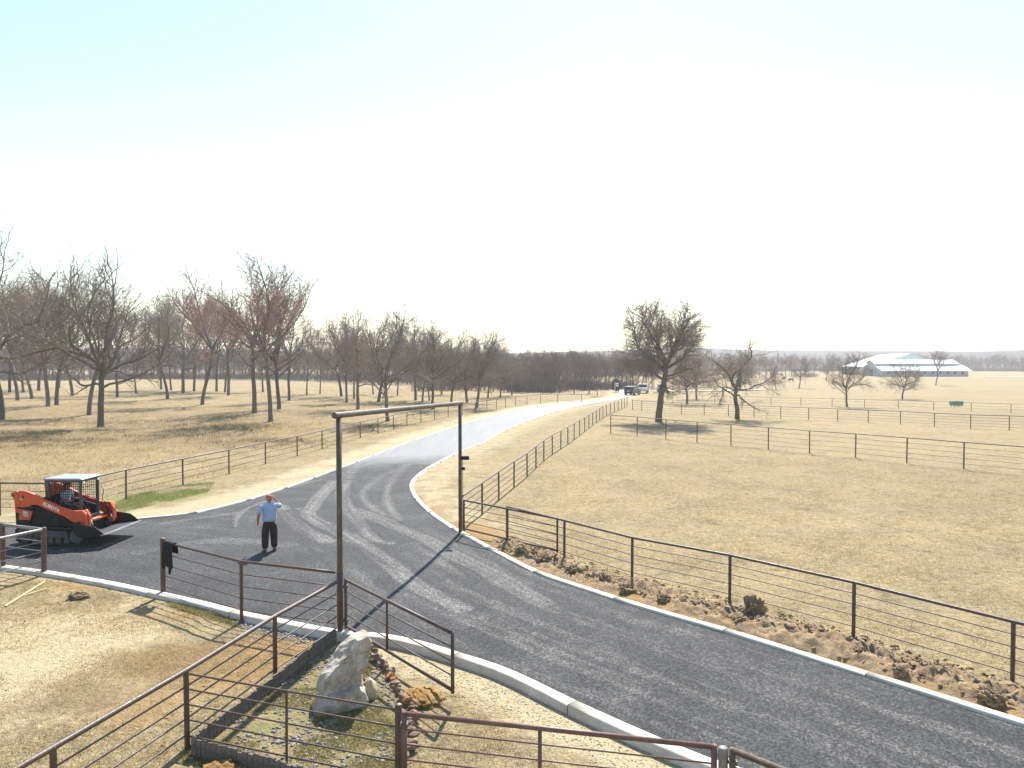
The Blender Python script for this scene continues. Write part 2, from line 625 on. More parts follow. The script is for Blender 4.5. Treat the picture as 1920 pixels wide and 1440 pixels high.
def vnoise(x, y, s=1.0, seed=0):
    """smooth value noise (numpy)"""
    x = np.asarray(x, float) * s + seed * 17.3
    y = np.asarray(y, float) * s + seed * 9.1
    xi, yi = np.floor(x), np.floor(y)
    fx, fy = x - xi, y - yi
    fx = fx * fx * (3 - 2 * fx)
    fy = fy * fy * (3 - 2 * fy)

    def h(a, b):
        n = np.sin(a * 127.1 + b * 311.7 + seed * 3.7) * 43758.5453
        return n - np.floor(n)
    return (h(xi, yi) * (1 - fx) + h(xi + 1, yi) * fx) * (1 - fy) + (h(xi, yi + 1) * (1 - fx) + h(xi + 1, yi + 1) * fx) * fy


# ------------------------------------------------------------------ road outline
def GG(lst):
    return [tuple(G(*p)[:2]) for p in lst]


N_PTS = [(-30, 21.9), (-20, 21.8)] + GG([(0, 1062), (85, 1073), (200, 1092), (300, 1113), (380, 1131), (460, 1151), (540, 1167), (600, 1179),
        (645, 1187), (720, 1193), (790, 1207), (860, 1228), (930, 1250), (985, 1273), (1060, 1310), (1150, 1352), (1230, 1387), (1330, 1428)]) + [(4.9, 9.4), (8.0, 6.4), (11.5, 2.5)]
R_PTS = [(17, 2.5), (13.5, 6.6)] + GG([(1920, 1362), (1700, 1292), (1560, 1249), (1400, 1198), (1230, 1149), (1100, 1108), (1000, 1073),
        (935, 1040), (880, 1010), (830, 981), (792, 951), (772, 925), (770, 906), (789, 886), (830, 862), (880, 839), (900, 832), (946, 806), (992, 788),
        (1037, 773), (1083, 762), (1118, 756), (1143, 752), (1168, 746)]) + [(26, 150), (30, 181), (34, 215)]
L_PTS = [(-30, 26.6), (-22, 26.6)] + GG([(0, 988), (100, 985), (200, 980), (270, 973), (350, 965), (440, 945), (540, 914), (620, 885), (700, 855),
        (780, 825), (860, 798), (900, 786), (950, 773), (992, 764), (1060, 755), (1106, 751), (1138, 747.5), (1160, 742)]) + [(22.5, 155), (26, 181), (29, 215)]
CN, CR, CL = catmull(N_PTS, 0.5), catmull(R_PTS, 0.5), catmull(L_PTS, 0.6)
CNf, CRf, CLf = CN, CR, CL


def simplify(ln, tol=0.012):
    keep = [0]
    i = 0
    while i < len(ln) - 1:
        j = min(i + 40, len(ln) - 1)
        while j > i + 1:
            a, b = ln[i], ln[j]
            d = (b - a) / (np.linalg.norm(b - a) + 1e-9)
            e = ln[i + 1:j] - a
            if np.abs(e[:, 0] * d[1] - e[:, 1] * d[0]).max() < tol:
                break
            j -= 1
        keep.append(j)
        i = j
    return ln[keep]


CN, CR, CL = simplify(CN), simplify(CR), simplify(CL)
ROAD = np.vstack([CN, CR, CL[::-1]])


def zone_sample(q):
    ins = inpoly(q, ROAD)
    dn, sn = pdist(q, CN)
    dr, sr = pdist(q, CR)
    dl, sl = pdist(q, CL)
    return ins, dn, dr, dl


BED = np.array(GG([(625, 1188), (352, 1388), (330, 1440)]) + [(-1.5, 9.0)] + GG([(745, 1440), (772, 1345), (720, 1262), (690, 1205)]))


def sstep(a, b, x):
    t = np.clip((x - a) / (b - a), 0, 1)
    return t * t * (3 - 2 * t)


def gz_np(q, zs=None):
    x, y = q[:, 0], q[:, 1]
    ins, dn, dr, dl = zs if zs is not None else zone_sample(q)
    near_side = (~ins) & (dn < dr) & (dn < dl)
    right_side = (~ins) & (dr <= dn) & (dr < dl)
    z = np.zeros(len(q))
    z = z + 0.05 * (vnoise(x, y, 0.35, 1) - 0.5) + 0.025 * (vnoise(x, y, 1.7, 2) - 0.5)
    far = sstep(60, 200, y)
    z += far * 0.8 * (vnoise(x, y, 0.018, 3) - 0.5)
    lf = sstep(-14, -40, x) * sstep(30, 60, y)
    z += lf * 0.5 * (vnoise(x, y, 0.06, 5) - 0.45)
    bumpy = (0.09 * (vnoise(x, y, 3.1, 6) - 0.5)) * sstep(-13, -18, x) * sstep(26, 40, y) * sstep(140, 90, y)
    z += bumpy
    # near side lies lower, so the kerb's outer face shows
    low = -0.06 - 0.07 * np.exp(-(dn / 0.8) ** 2) * sstep(-9, -5, x)
    low = np.where(x < -7, -0.04, low)
    z = np.where(near_side, z * 0.6 + low * sstep(-0.0, 0.15, dn), z)
    z = np.where(right_side & (dr < 3), z + 0.07 * sstep(0.0, 0.6, dr) * sstep(3, 1.2, dr) * sstep(70, 30, y), z)
    edge = np.minimum(np.minimum(dn, dr), dl)
    z = np.where(~ins, z * sstep(0.0, 0.8, edge) + np.where(near_side, low, -0.0) * (1 - sstep(0.0, 0.8, edge)), z)
    z = np.where(ins | (edge < 0.12), -0.10, z)
    return z


def gz(x, y):
    return float(gz_np(np.array([[x, y]]))[0])


def graded(start, end, s0, growth):
    out = [start]
    s = s0
    while out[-1] < end:
        out.append(out[-1] + s)
        s *= growth
    return out


xp = list(np.arange(0, 13.01, 0.2)) + graded(13.25, 2500, 0.25, 1.035)
xs = np.array([-a for a in xp[:0:-1]] + xp)
ys = np.array(sorted([-a for a in graded(0, 900, 2.0, 1.5)][1:] + list(np.arange(0, 6, 0.7)) + list(np.arange(6.0, 26, 0.17)) + graded(26.15, 4000, 0.2, 1.023)))
gx, gy = np.meshgrid(xs, ys)
q = np.stack([gx.ravel(), gy.ravel()], 1)
zs = zone_sample(q)
ins, dn, dr, dl = zs
z = gz_np(q, zs)
nx, ny = len(xs), len(ys)
idx = np.arange(nx * ny).reshape(ny, nx)
faces = np.stack([idx[:-1, :-1].ravel(), idx[:-1, 1:].ravel(), idx[1:, 1:].ravel(), idx[1:, :-1].ravel()], 1)
X, Y = q[:, 0], q[:, 1]
near_side = (~ins) & (dn < dr) & (dn < dl)
right_side = (~ins) & (dr <= dn) & (dr < dl)
left_side = (~ins) & (dl < dn) & (dl < dr)


def blob(px, py, rx, ry):
    c = G(px, py)
    return np.exp(-(((X - c.x) / rx) ** 2 + ((Y - c.y) / ry) ** 2))


dirt = np.zeros(len(q))
dirt = np.where(left_side, 0.85 * sstep(4.2, 0.4, dl) * sstep(20, 32, Y), dirt)
dirt = np.where(near_side & (X > -3), np.maximum(dirt, 0.95 * sstep(1.9, 0.3, dn)), dirt)
dirt = np.where(right_side & (Y > 26), np.maximum(dirt, 0.5 * sstep(5, 0.5, dr)), dirt)
dirt = np.where(near_side & (X < -5.2), 0.25, dirt)
dirt += 0.6 * blob(80, 1230, 1.6, 2.2) + 0.5 * blob(60, 1180, 2.5, 1.0)
soil = 0.8 * blob(130, 1095, 2.4, 0.7) + 0.5 * blob(300, 1150, 2.2, 0.9) + 0.75 * blob(330, 1235, 1.5, 1.1) + 0.6 * blob(540, 1205, 0.8, 1.0) + 0.5 * blob(60, 1280, 0.9, 0.9) + 0.6 * blob(250, 1330, 1.2, 1.2) + 0.7 * blob(480, 1240, 0.8, 1.6) + 0.5 * blob(420, 1400, 0.7, 0.7)
soil = np.where(right_side & (Y < 27), np.maximum(soil, 0.9 * sstep(1.9, 0.6, dr)), soil)
soil += 0.55 * blob(820, 955, 0.8, 1.0) + 0.4 * blob(880, 890, 1.2, 3)
green = 1.0 * blob(275, 937, 2.6, 1.2) + 0.5 * blob(370, 925, 2, 0.8) + 0.6 * blob(420, 1140, 1.2, 0.35) + 0.45 * blob(950, 1010, 1.4, 0.5)
inbed = inpoly(q, BED)
green = np.where(inbed, 0.58, green)
green += 0.4 * blob(1660, 1190, 0.8, 0.6) + 0.30 * sstep(20, 34, X) * sstep(52, 40, Y) * sstep(30, 38, Y)
litter = np.where(left_side & (Y > 34), 0.36 + 0.38 * sstep(-12, -26, X) * sstep(40, 55, Y) * sstep(120, 85, Y), 0.0)
litter += 0.7 * blob(40, 830, 7, 4) + 0.45 * blob(420, 800, 6, 5) + 0.35 * blob(500, 830, 5, 4) + 0.4 * blob(300, 820, 5, 4)
litter = np.where(near_side, litter + 0.18 + 0.5 * blob(300, 1240, 1.6, 1.5) + 0.35 * blob(120, 1300, 1.5, 1.0), litter)
litter = np.where(inbed, 0.62, litter)
dirt = np.where(inbed, 0.0, dirt)
me = np_mesh('ground', np.column_stack([q, z]), faces, 'ground', True, dict(dirt=dirt, soil=soil, green=green, litter=litter))
tag(put('ground', me), kind='structure')

# ---- road sheet
pts = []
allp = []
for (y0, y1, sp) in ((4, 14, 0.16), (14, 36, 0.105), (36, 62, 0.4), (62, 216, 1.6)):
    gx_, gy_ = np.meshgrid(np.arange(-31, 37, sp), np.arange(y0, y1, sp * 0.87))
    gx_ = gx_ + (np.arange(gx_.shape[0]) % 2)[:, None] * sp * 0.5
    g = np.stack([gx_.ravel(), gy_.ravel()], 1)
    g = g[inpoly(g, ROAD)]
    e = np.minimum(np.minimum(pdist(g, CN)[0], pdist(g, CR)[0]), pdist(g, CL)[0])
    allp.append(g[e > sp * 0.45])
inner = np.vstack(allp)
bd = []
for p in ROAD:
    if not bd or (abs(bd[-1][0] - p[0]) + abs(bd[-1][1] - p[1])) > 1e-4:
        bd.append((float(p[0]), float(p[1])))
nb = len(bd)
rv, re_, rf, _, _, _ = delaunay_2d_cdt([Vector(p) for p in bd] + [Vector((float(a), float(b))) for a, b in inner],
                                       [(i, (i + 1) % nb) for i in range(nb)], [], 1, 1e-5)
rq = np.array([(v.x, v.y) for v in rv])
rt, rs = pdist(rq, CR)
rn_, rns = pdist(rq, CN)


def zt(lst):      # tracks noted on a 4x enlargement of the junction
    return catmull(GG([(440 + a / 4, 740 + b / 4) for a, b in lst]), 0.25)


dust = np.zeros(len(rq))
dark = np.zeros(len(rq))
TR = [([(1150, 480), (930, 545), (850, 640), (828, 760), (880, 880), (960, 990), (1060, 1090), (1160, 1115)], 0.22, 0.8),
      ([(1060, 470), (880, 540), (800, 640), (780, 760), (830, 880), (920, 960), (1000, 1060)], 0.16, 0.6),
      ([(760, 640), (660, 740), (590, 830), (555, 910), (690, 985), (850, 1060), (1000, 1150), (1200, 1300), (1350, 1420), (1700, 1600)], 0.28, 0.9),
      ([(350, 835), (430, 930), (520, 1010), (700, 1100)], 0.25, 0.9),
      ([(230, 800), (100, 850), (20, 920), (10, 990)], 0.10, 0.75),
      ([(1300, 520), (1180, 640), (1140, 760), (1180, 870), (1240, 940)], 0.18, 0.6),
      ([(880, 860), (1080, 930), (1260, 1010), (1450, 1090), (1600, 1180), (1900, 1330), (2300, 1560)], 0.3, 0.7),
      ([(480, 850), (600, 905), (720, 990), (900, 1090), (1100, 1190), (1300, 1320)], 0.16, 0.6),
      ([(1120, 900), (1000, 820), (960, 740), (1060, 640), (1200, 560)], 0.2, 0.5),
      ([(-520, 960), (-300, 930), (-120, 905), (40, 880)], 0.2, 0.45),
      ([(-700, 1180), (-300, 1110), (100, 1100), (400, 1130)], 0.3, 0.35),
      ([(420, 690), (520, 665), (640, 640)], 0.2, 0.55)]
for lst, w, a in TR:
    d_, s_ = pdist(rq, zt(lst))
    edge_w = w * (0.85 + 0.3 * vnoise(rq[:, 0], rq[:, 1], 0.8, 4))
    prof = sstep(edge_w * 1.3, edge_w * 0.8, d_)
    tread = 0.72 + 0.28 * np.cos(d_ / 0.145 * math.pi)
    dust = np.maximum(dust, a * prof * tread * (0.6 + 0.55 * vnoise(rq[:, 0], rq[:, 1], 0.7, 8)))
    rim = np.exp(-((d_ - edge_w * 1.25) / 0.07) ** 2) * (vnoise(rq[:, 0], rq[:, 1], 0.5, 18) > 0.35)
    dark = np.maximum(dark, 0.75 * rim * a)
for lst, w in [([(490, 1060), (600, 1190), (760, 1330)], 0.05), ([(700, 1225), (860, 1300)], 0.05), ([(840, 700), (835, 790), (870, 880), (960, 1000)], 0.06),
               ([(1010, 560), (900, 650), (870, 770)], 0.10), ([(620, 930), (760, 1020), (900, 1120), (1200, 1310)], 0.06),
               ([(1000, 950), (1150, 1110)], 0.05), ([(400, 870), (480, 1000), (560, 1120)], 0.25), ([(1250, 610), (1230, 690)], 0.18), ([(1330, 450), (1430, 445)], 0.25)]:
    d_, s_ = pdist(rq, zt(lst))
    dark = np.maximum(dark, 0.8 * sstep(w * 1.8, w * 0.6, d_))
p0, p1 = G(690, 858), G(860, 858)
old = np.clip(0.5 + (rq[:, 1] - (43.5 + 0.25 * (rq[:, 0] + 8))) * 0.12, 0, 1)
lane_w = sstep(-6.5, -2.0, rq[:, 0]) * sstep(30, 22, rq[:, 1])
lane_w = np.maximum(lane_w, 0.35 * sstep(-6, -10, rq[:, 0]))
me = np_mesh('road', np.column_stack([rq, 0.018 * (vnoise(rq[:, 0], rq[:, 1], 0.9, 3) - 0.5)]), np.array([f for f in rf if len(f) == 3]), 'road', True,
             dict(lane_t=np.where(rq[:, 0] < -6, rn_ * 1.0, rt), lane_s=rs, lane_w=lane_w, dust=np.clip(dust, 0, 1), dark=dark, old=old))
tag(put('road', me), kind='structure')


# ---- kerbs: slip-formed concrete ribbon along each edge
def kerb(line, side, top, bottom, w=0.17, name='kerb'):
    root = None
    seg_ = np.concatenate([[0], np.cumsum(np.linalg.norm(line[1:] - line[:-1], axis=1))])
    cuts = list(np.arange(0, min(seg_[-1], 95.0), 3.05)) + [seg_[-1]]
    root = tag(empty('kerb', (0, 0, 0)), kind='structure')
    for c0, c1 in zip(cuts[:-1], cuts[1:]):
        a_ = np.linspace(c0 + 0.007, c1 - 0.007, max(2, int((c1 - c0) / 0.45) + 1))
        kerb_piece(np.column_stack([np.interp(a_, seg_, line[:, 0]), np.interp(a_, seg_, line[:, 1])]), side, top + random.uniform(-0.004, 0.004), bottom, w, root)
    return root


def kerb_piece(ln, side, top, bottom, w, root):
    name = 'kerb_section'
    tn = np.gradient(ln, axis=0)
    tn /= np.linalg.norm(tn, axis=1)[:, None]
    nr = np.stack([-tn[:, 1], tn[:, 0]], 1) * side
    n = len(ln)
    jit = 0.012 * (vnoise(np.arange(n), np.zeros(n), 0.35, 9) - 0.5)
    prof = [(-0.03, bottom), (-0.03, top - 0.02), (-0.01, top), (w - 0.02, top), (w, top - 0.02), (w + 0.02, bottom)]
    V = []
    for o_, zz in prof:
        V.append(np.column_stack([ln + nr * o_, np.full(n, zz) + (jit if zz > 0 else 0)]))
    V = np.stack(V, 1).reshape(-1, 3)
    k = len(prof)
    F = []
    for i in range(n - 1):
        for j in range(k - 1):
            F.append((i * k + j, i * k + j + 1, (i + 1) * k + j + 1, (i + 1) * k + j))
    F = [tuple(f) for f in F]
    F.append((0, 1, 4, 5))
    F.append((1, 2, 3, 4))
    e0 = (n - 1) * k
    F.append((e0, e0 + 5, e0 + 4, e0 + 1))
    F.append((e0 + 1, e0 + 4, e0 + 3, e0 + 2))
    return put(name, np_mesh(name, V, np.array(F), 'kerb', False), root)


kerb(CNf, -1, 0.055, -0.45, 0.22)
kerb(CRf[:-60], -1, 0.05, -0.3, 0.17)
kerb(CLf[:-45], 1, 0.045, -0.3, 0.15)


# ---- pale gravel tracks far off
def strip(name, pts_, w, mat, zoff=0.05):
    ln = catmull(pts_, 6)
    tn = np.gradient(ln, axis=0)
    tn /= np.linalg.norm(tn, axis=1)[:, None]
    nr = np.stack([-tn[:, 1], tn[:, 0]], 1)
    offs = np.linspace(-w / 2, w / 2, 5)
    V = []
    for o_ in offs:
        p = ln + nr * o_
        V.append(np.column_stack([p, gz_np(p) + zoff]))
    n = len(ln)
    V = np.stack(V, 1).reshape(-1, 3)
    F = [(i * 5 + j, i * 5 + j + 1, (i + 1) * 5 + j + 1, (i + 1) * 5 + j) for i in range(n - 1) for j in range(4)]
    return tag(put(name, np_mesh(name, V, np.array(F), mat, True)), kind='structure')


strip('gravel_path', [(29, 150), (36, 152), (46, 156), (56, 164)], 3.0, 'gravel_road', 0.16)
strip('gravel_path', [(205, 318), (225, 305), (250, 290), (300, 270)], 9.0, 'gravel_road', 0.2)


# ------------------------------------------------------------------ pipe fences
_pc = {}


def post_mesh(h, r, mat, cap=True):
    key = (round(h, 3), r, mat)
    if key not in _pc:
        mb = MB().tube([(0, 0, -0.35), (0, 0, h)], r, 12)
        if cap:
            mb.tube([(0, 0, h), (0, 0, h + r * 0.35), (0, 0, h + r * 0.6)], [r * 1.0, r * 0.85, r * 0.35], 12)
        _pc[key] = mb.mesh('post', mat, True)
        shade_auto(_pc[key])
    return _pc[key]


def shade_auto(me, ang=0.7):
    bm = bmesh.new()
    bm.from_mesh(me)
    for e in bm.edges:
        if len(e.link_faces) == 2 and e.calc_face_angle(0) > ang:
            e.smooth = False
    bm.to_mesh(me)
    bm.free()


def pipe_fence(label, posts, rails, h=1.2, pr=0.038, mat='pipe', post_mat=None, rail_k=8, name='pipe_fence', skip_posts=(), sag=0.0, z_abs=None, post_h=None, group=None):
    zz_ = gz_np(np.array(posts, float)) if z_abs is None else [z_abs] * len(posts)
    P = [(x, y, float(h_)) for (x, y), h_ in zip(posts, zz_)]
    root = empty(name, P[0])
    tag(root, label, 'fence', group)
    o0 = Vector(P[0])
    me = post_mesh(post_h or h, pr, post_mat or mat)
    for i, p in enumerate(P):
        if i in skip_posts:
            continue
        put('post', me, root, Vector(p) - o0, (random.uniform(-0.008, 0.008), random.uniform(-0.008, 0.008), random.uniform(0, 6)))
    for (rh, rr) in rails:
        pts_ = []
        for i, p in enumerate(P):
            if i:
                a = P[i - 1]
                L = math.hypot(p[0] - a[0], p[1] - a[1])
                for t in (0.25, 0.5, 0.75):
                    s_ = -sag * L * 4 * t * (1 - t) * (0.3 + random.random())
                    pts_.append(Vector((a[0] + (p[0] - a[0]) * t, a[1] + (p[1] - a[1]) * t, a[2] + (p[2] - a[2]) * t + rh + (s_ if rr < 0.02 else 0))) - o0)
            pts_.append(Vector((p[0], p[1], p[2] + rh)) - o0)
        MB().tube(pts_, rr, rail_k).build('rail', mat, root, True)
    return root


def lerp_posts(pts_, spacing):
    ln = catmull(pts_, 0.5)
    seg = np.sqrt(((ln[1:] - ln[:-1]) ** 2).sum(1))
    arc = np.concatenate([[0], np.cumsum(seg)])
    n = max(1, round(arc[-1] / spacing))
    out = []
    for a in np.linspace(0, arc[-1], n + 1):
        out.append((float(np.interp(a, arc, ln[:, 0])), float(np.interp(a, arc, ln[:, 1]))))
    return out


RAIL5 = [(1.16, 0.033), (0.93, 0.012), (0.70, 0.012), (0.47, 0.012), (0.22, 0.012)]
P1 = G(638, 1187)
P2 = G(863, 1000)
# fence beside the right-hand kerb (nearest, with the dirt bank)
pipe_fence('brown pipe fence above the bank of turned soil along the right kerb',
           [tuple(G(951, 1020)[:2]), tuple(G(1058, 1052)[:2]), tuple(G(1185, 1093)[:2]), tuple(G(1368, 1136)[:2]), tuple(G(1600, 1200)[:2]), tuple(G(1898, 1290)[:2]), (10.8, 11.1), (12.6, 8.8)],
           RAIL5, 1.16)
# fence running from the gateway along the right of the road into the distance
pipe_fence('long brown pipe fence curving away along the right side of the road',
           [(P2.x + 0.02, P2.y + 0.25)] + lerp_posts(GG([(904, 966), (938, 935), (965, 913), (988, 895), (1008, 875), (1025.5, 859), (1053, 840), (1099, 807), (1113, 796), (1136, 780), (1164, 767), (1176, 761)]), 3.2),
           [(1.22, 0.032), (0.97, 0.013), (0.72, 0.013), (0.47, 0.013), (0.22, 0.013)], 1.22)
pipe_fence('cross fence in the right pasture, the row nearest the camera',
           lerp_posts(GG([(1145, 811), (1528, 851), (1913, 889)]) + [(31, 34)], 2.97),
           [(1.48, 0.03), (1.18, 0.011), (0.88, 0.011), (0.58, 0.011), (0.28, 0.011)], 1.48)
pipe_fence('cross fence in the right pasture passing just behind the large oak, the middle row',
           lerp_posts(GG([(1186, 768), (1206, 771), (1552, 789), (1875, 806)]) + [(50, 58.5)], 2.85),
           [(1.25, 0.032), (1.0, 0.012), (0.75, 0.012), (0.5, 0.012), (0.25, 0.012)], 1.25)
pipe_fence('thin farthest cross fence in the right pasture by the teal trough',
           lerp_posts(GG([(1340, 756), (1600, 764), (1878, 774)]) + [(68, 79)], 3.9),
           [(1.05, 0.022), (0.7, 0.010), (0.35, 0.010)], 1.05, pr=0.034)
pipe_fence('long pipe fence between the left verge and the wooded pasture',
           lerp_posts(GG([(0, 968)]) + [(-17.1, 28.0)], 1.8)[:-1] + lerp_posts([(-17.1, 28.0)] + GG([(212, 942), (323, 914), (405, 894), (477, 875), (537, 860), (590, 846), (633, 833), (672, 822), (734, 806), (760, 799), (830, 784),
                       (908, 771), (957, 762), (998, 757)]) + [(6.5, 110), (10.5, 111)], 3.75),
           [(1.26, 0.034), (0.95, 0.012), (0.64, 0.012), (0.33, 0.012)], 1.26)
# short fence between the left post with the jacket and the gateway
pA = G(306, 1113)
pipe_fence('pipe fence with the dark jacket on it, left of the tall gateway',
           [tuple(pA[:2]), tuple(G(453, 1160)[:2]), (P1.x - 0.12, P1.y + 0.02)],
           [(1.33, 0.033), (1.03, 0.013), (0.75, 0.013), (0.48, 0.013), (0.20, 0.013)], 1.33, pr=0.04, skip_posts=(0, 2), z_abs=0.0)
o = pipe_fence('stout capped fence post beside the hanging dark jacket', [tuple(pA[:2]), (pA.x + 0.001, pA.y)], [], 1.50, pr=0.062, skip_posts=(1,), name='corner_post')
o['category'] = 'post'
# corner at the left edge
a1, a2 = G(83, 1075), G(6, 1064)
pipe_fence('square-topped pipe fence corner at the left edge beside the orange loader', [(a2.x, a2.y), (a1.x, a1.y), (a1.x - 0.45, a1.y - 1.7), (a1.x - 1.0, a1.y - 3.8)],
           [(1.34, 0.045), (1.0, 0.013), (0.72, 0.013), (0.44, 0.013), (0.2, 0.013)], 1.36, pr=0.07, mat='pipe_grey', post_mat='pipe')
# foreground fence from the gateway towards the camera
F = [(P1.x - 0.05, P1.y - 0.15), (-4.44, 13.64), (-5.02, 11.22), (-5.65, 8.94), (-6.28, 6.7)]
pipe_fence('foreground pipe fence running from the gateway towards the lower left corner', F,
           [(1.2, 0.04), (0.95, 0.014), (0.70, 0.014), (0.45, 0.014), (0.2, 0.014)], 1.2, pr=0.042, skip_posts=(0,), z_abs=-0.04)
pipe_fence('thin-railed fence panel in front of the leaning boulder', [(-5.02 + 0.06, 11.2), (-3.3, 10.62), (-1.62, 10.05)],
           [(1.17, 0.016), (0.93, 0.014), (0.69, 0.014), (0.45, 0.014), (0.2, 0.014)], 1.17, pr=0.02, skip_posts=(0, 2), z_abs=-0.06)


# ------------------------------------------------------------------ gates
def gate(label, a, b, z0, h, frame_r, rod_r, uprights, nrod, mat, stile_r=None, bottom=True, name='pipe_gate'):
    a, b = Vector((a[0], a[1], 0)), Vector((b[0], b[1], 0))
    root = empty(name, (a.x, a.y, z0))
    tag(root, label, 'gate')
    d = b - a
    L = d.length
    u = d / L
    zt_ = Vector((0, 0, h))
    MB().tube([-u * 0.0, u * L], frame_r, 10).build('bottom_rail', mat, root, True) if bottom else None
    MB().tube([zt_, zt_ + u * L], frame_r, 10).build('top_rail', mat, root, True)
    sr = stile_r or frame_r
    for t in [0.0] + list(uprights) + [1.0]:
        r_ = sr if t in (0.0, 1.0) else frame_r * 0.8
        MB().tube([u * L * t + Vector((0, 0, -0.05 if t in (0.0, 1.0) else 0)), u * L * t + zt_ + Vector((0, 0, r_ * 0.6))], r_, 10).build('stile', mat, root, True)
    for k in range(nrod):
        zz = Vector((0, 0, h * (k + 1) / (nrod + 1)))
        MB().tube([zz, zz + u * L], rod_r, 8).build('rod', mat, root, True)
    for zz in (0.12 * h, 0.86 * h):
        MB().box((0.0, 0, zz), (0.10, 0.10, 0.05)).build('hinge', 'pipe_dark', root)
    return root


gate('open gate leaf swung towards the camera beside the boulder', (P1.x + 0.16, P1.y - 0.16), (-1.03, 12.62), 0.22, 1.0, 0.034, 0.013, [0.44], 3, 'pipe')
gate('open gate leaf folded against the fence right of the gateway', (P2.x + 0.14, P2.y - 0.16), tuple(G(1045, 1045)[:2]), 0.2, 0.98, 0.032, 0.012, [0.5], 3, 'pipe')
gate('red-brown gate leaf across the bottom edge of the picture', (-1.47, 9.92), (2.52, 9.05), 0.05, 1.06, 0.034, 0.012, [0.46], 4, 'pipe_red', 0.038)
gate('dark gate leaf leaving the frame at the bottom right over the road', (2.72, 8.95), (5.6, 6.2), 0.1, 1.02, 0.04, 0.014, [0.5], 4, 'pipe_dark')
for nm, (x, y), h, r, mt, lb in (('gate_post', (-1.57, 10.04), 1.22, 0.05, 'pipe', 'brown gate post where the thin-railed panel meets the red-brown gate'),
                                 ('gate_post', (2.62, 9.0), 1.16, 0.06, 'pipe_grey', 'grey round-capped gate post on the kerb at the bottom edge')):
    o = put(nm, post_mesh(h, r, mt), None, (x, y, -0.05))
    tag(o, lb, 'gate post')

# ------------------------------------------------------------------ tall entrance gateway
gw = empty('entrance_gateway', (P1.x, P1.y, 0))
tag(gw, 'tall rusty pipe gateway spanning the road with a round crossbeam', 'gateway')
HP1 = 4.72
HP2 = 4.45
v2 = Vector((P2.x - P1.x, P2.y - P1.y, 0))
MB().tube([(0, 0, -0.5), (0.0, 0, HP1)], 0.062, 16).build('post', 'pipe_dark', gw, True)
MB().tube([v2 + Vector((0, 0, -0.5)), v2 + Vector((0, 0, HP2))], 0.062, 16).build('post', 'pipe_dark', gw, True)
un = v2.normalized()
be = MB().tube([Vector((0, 0, HP1 + 0.05)) - un * 0.22, v2 + Vector((0, 0, HP2 + 0.05)) + un * 0.22], 0.066, 16).build('crossbeam', 'pipe_dark', gw, True)
shade_auto(be.data)
MB().tube([Vector((0, 0, 0.15)), Vector((0, 0, 1.35))], 0.07, 14).build('hinge_sleeve', 'pipe', gw, True)
b = MB().box(v2 + Vector((0.16, -0.02, 2.62)), (0.30, 0.14, 0.13)).build('sensor_box', 'black', gw, bevel=0.015)
MB().box(v2 + Vector((0.10, -0.02, 2.25)), (0.14, 0.10, 0.10)).build('sensor_bracket', 'black', gw, bevel=0.01)
MB().tube([v2 + Vector((0.09, -0.05, 2.6)), v2 + Vector((0.095, -0.05, 1.3)), v2 + Vector((0.09, -0.05, 0.1))], 0.01, 6).build('cable', 'black', gw, True)


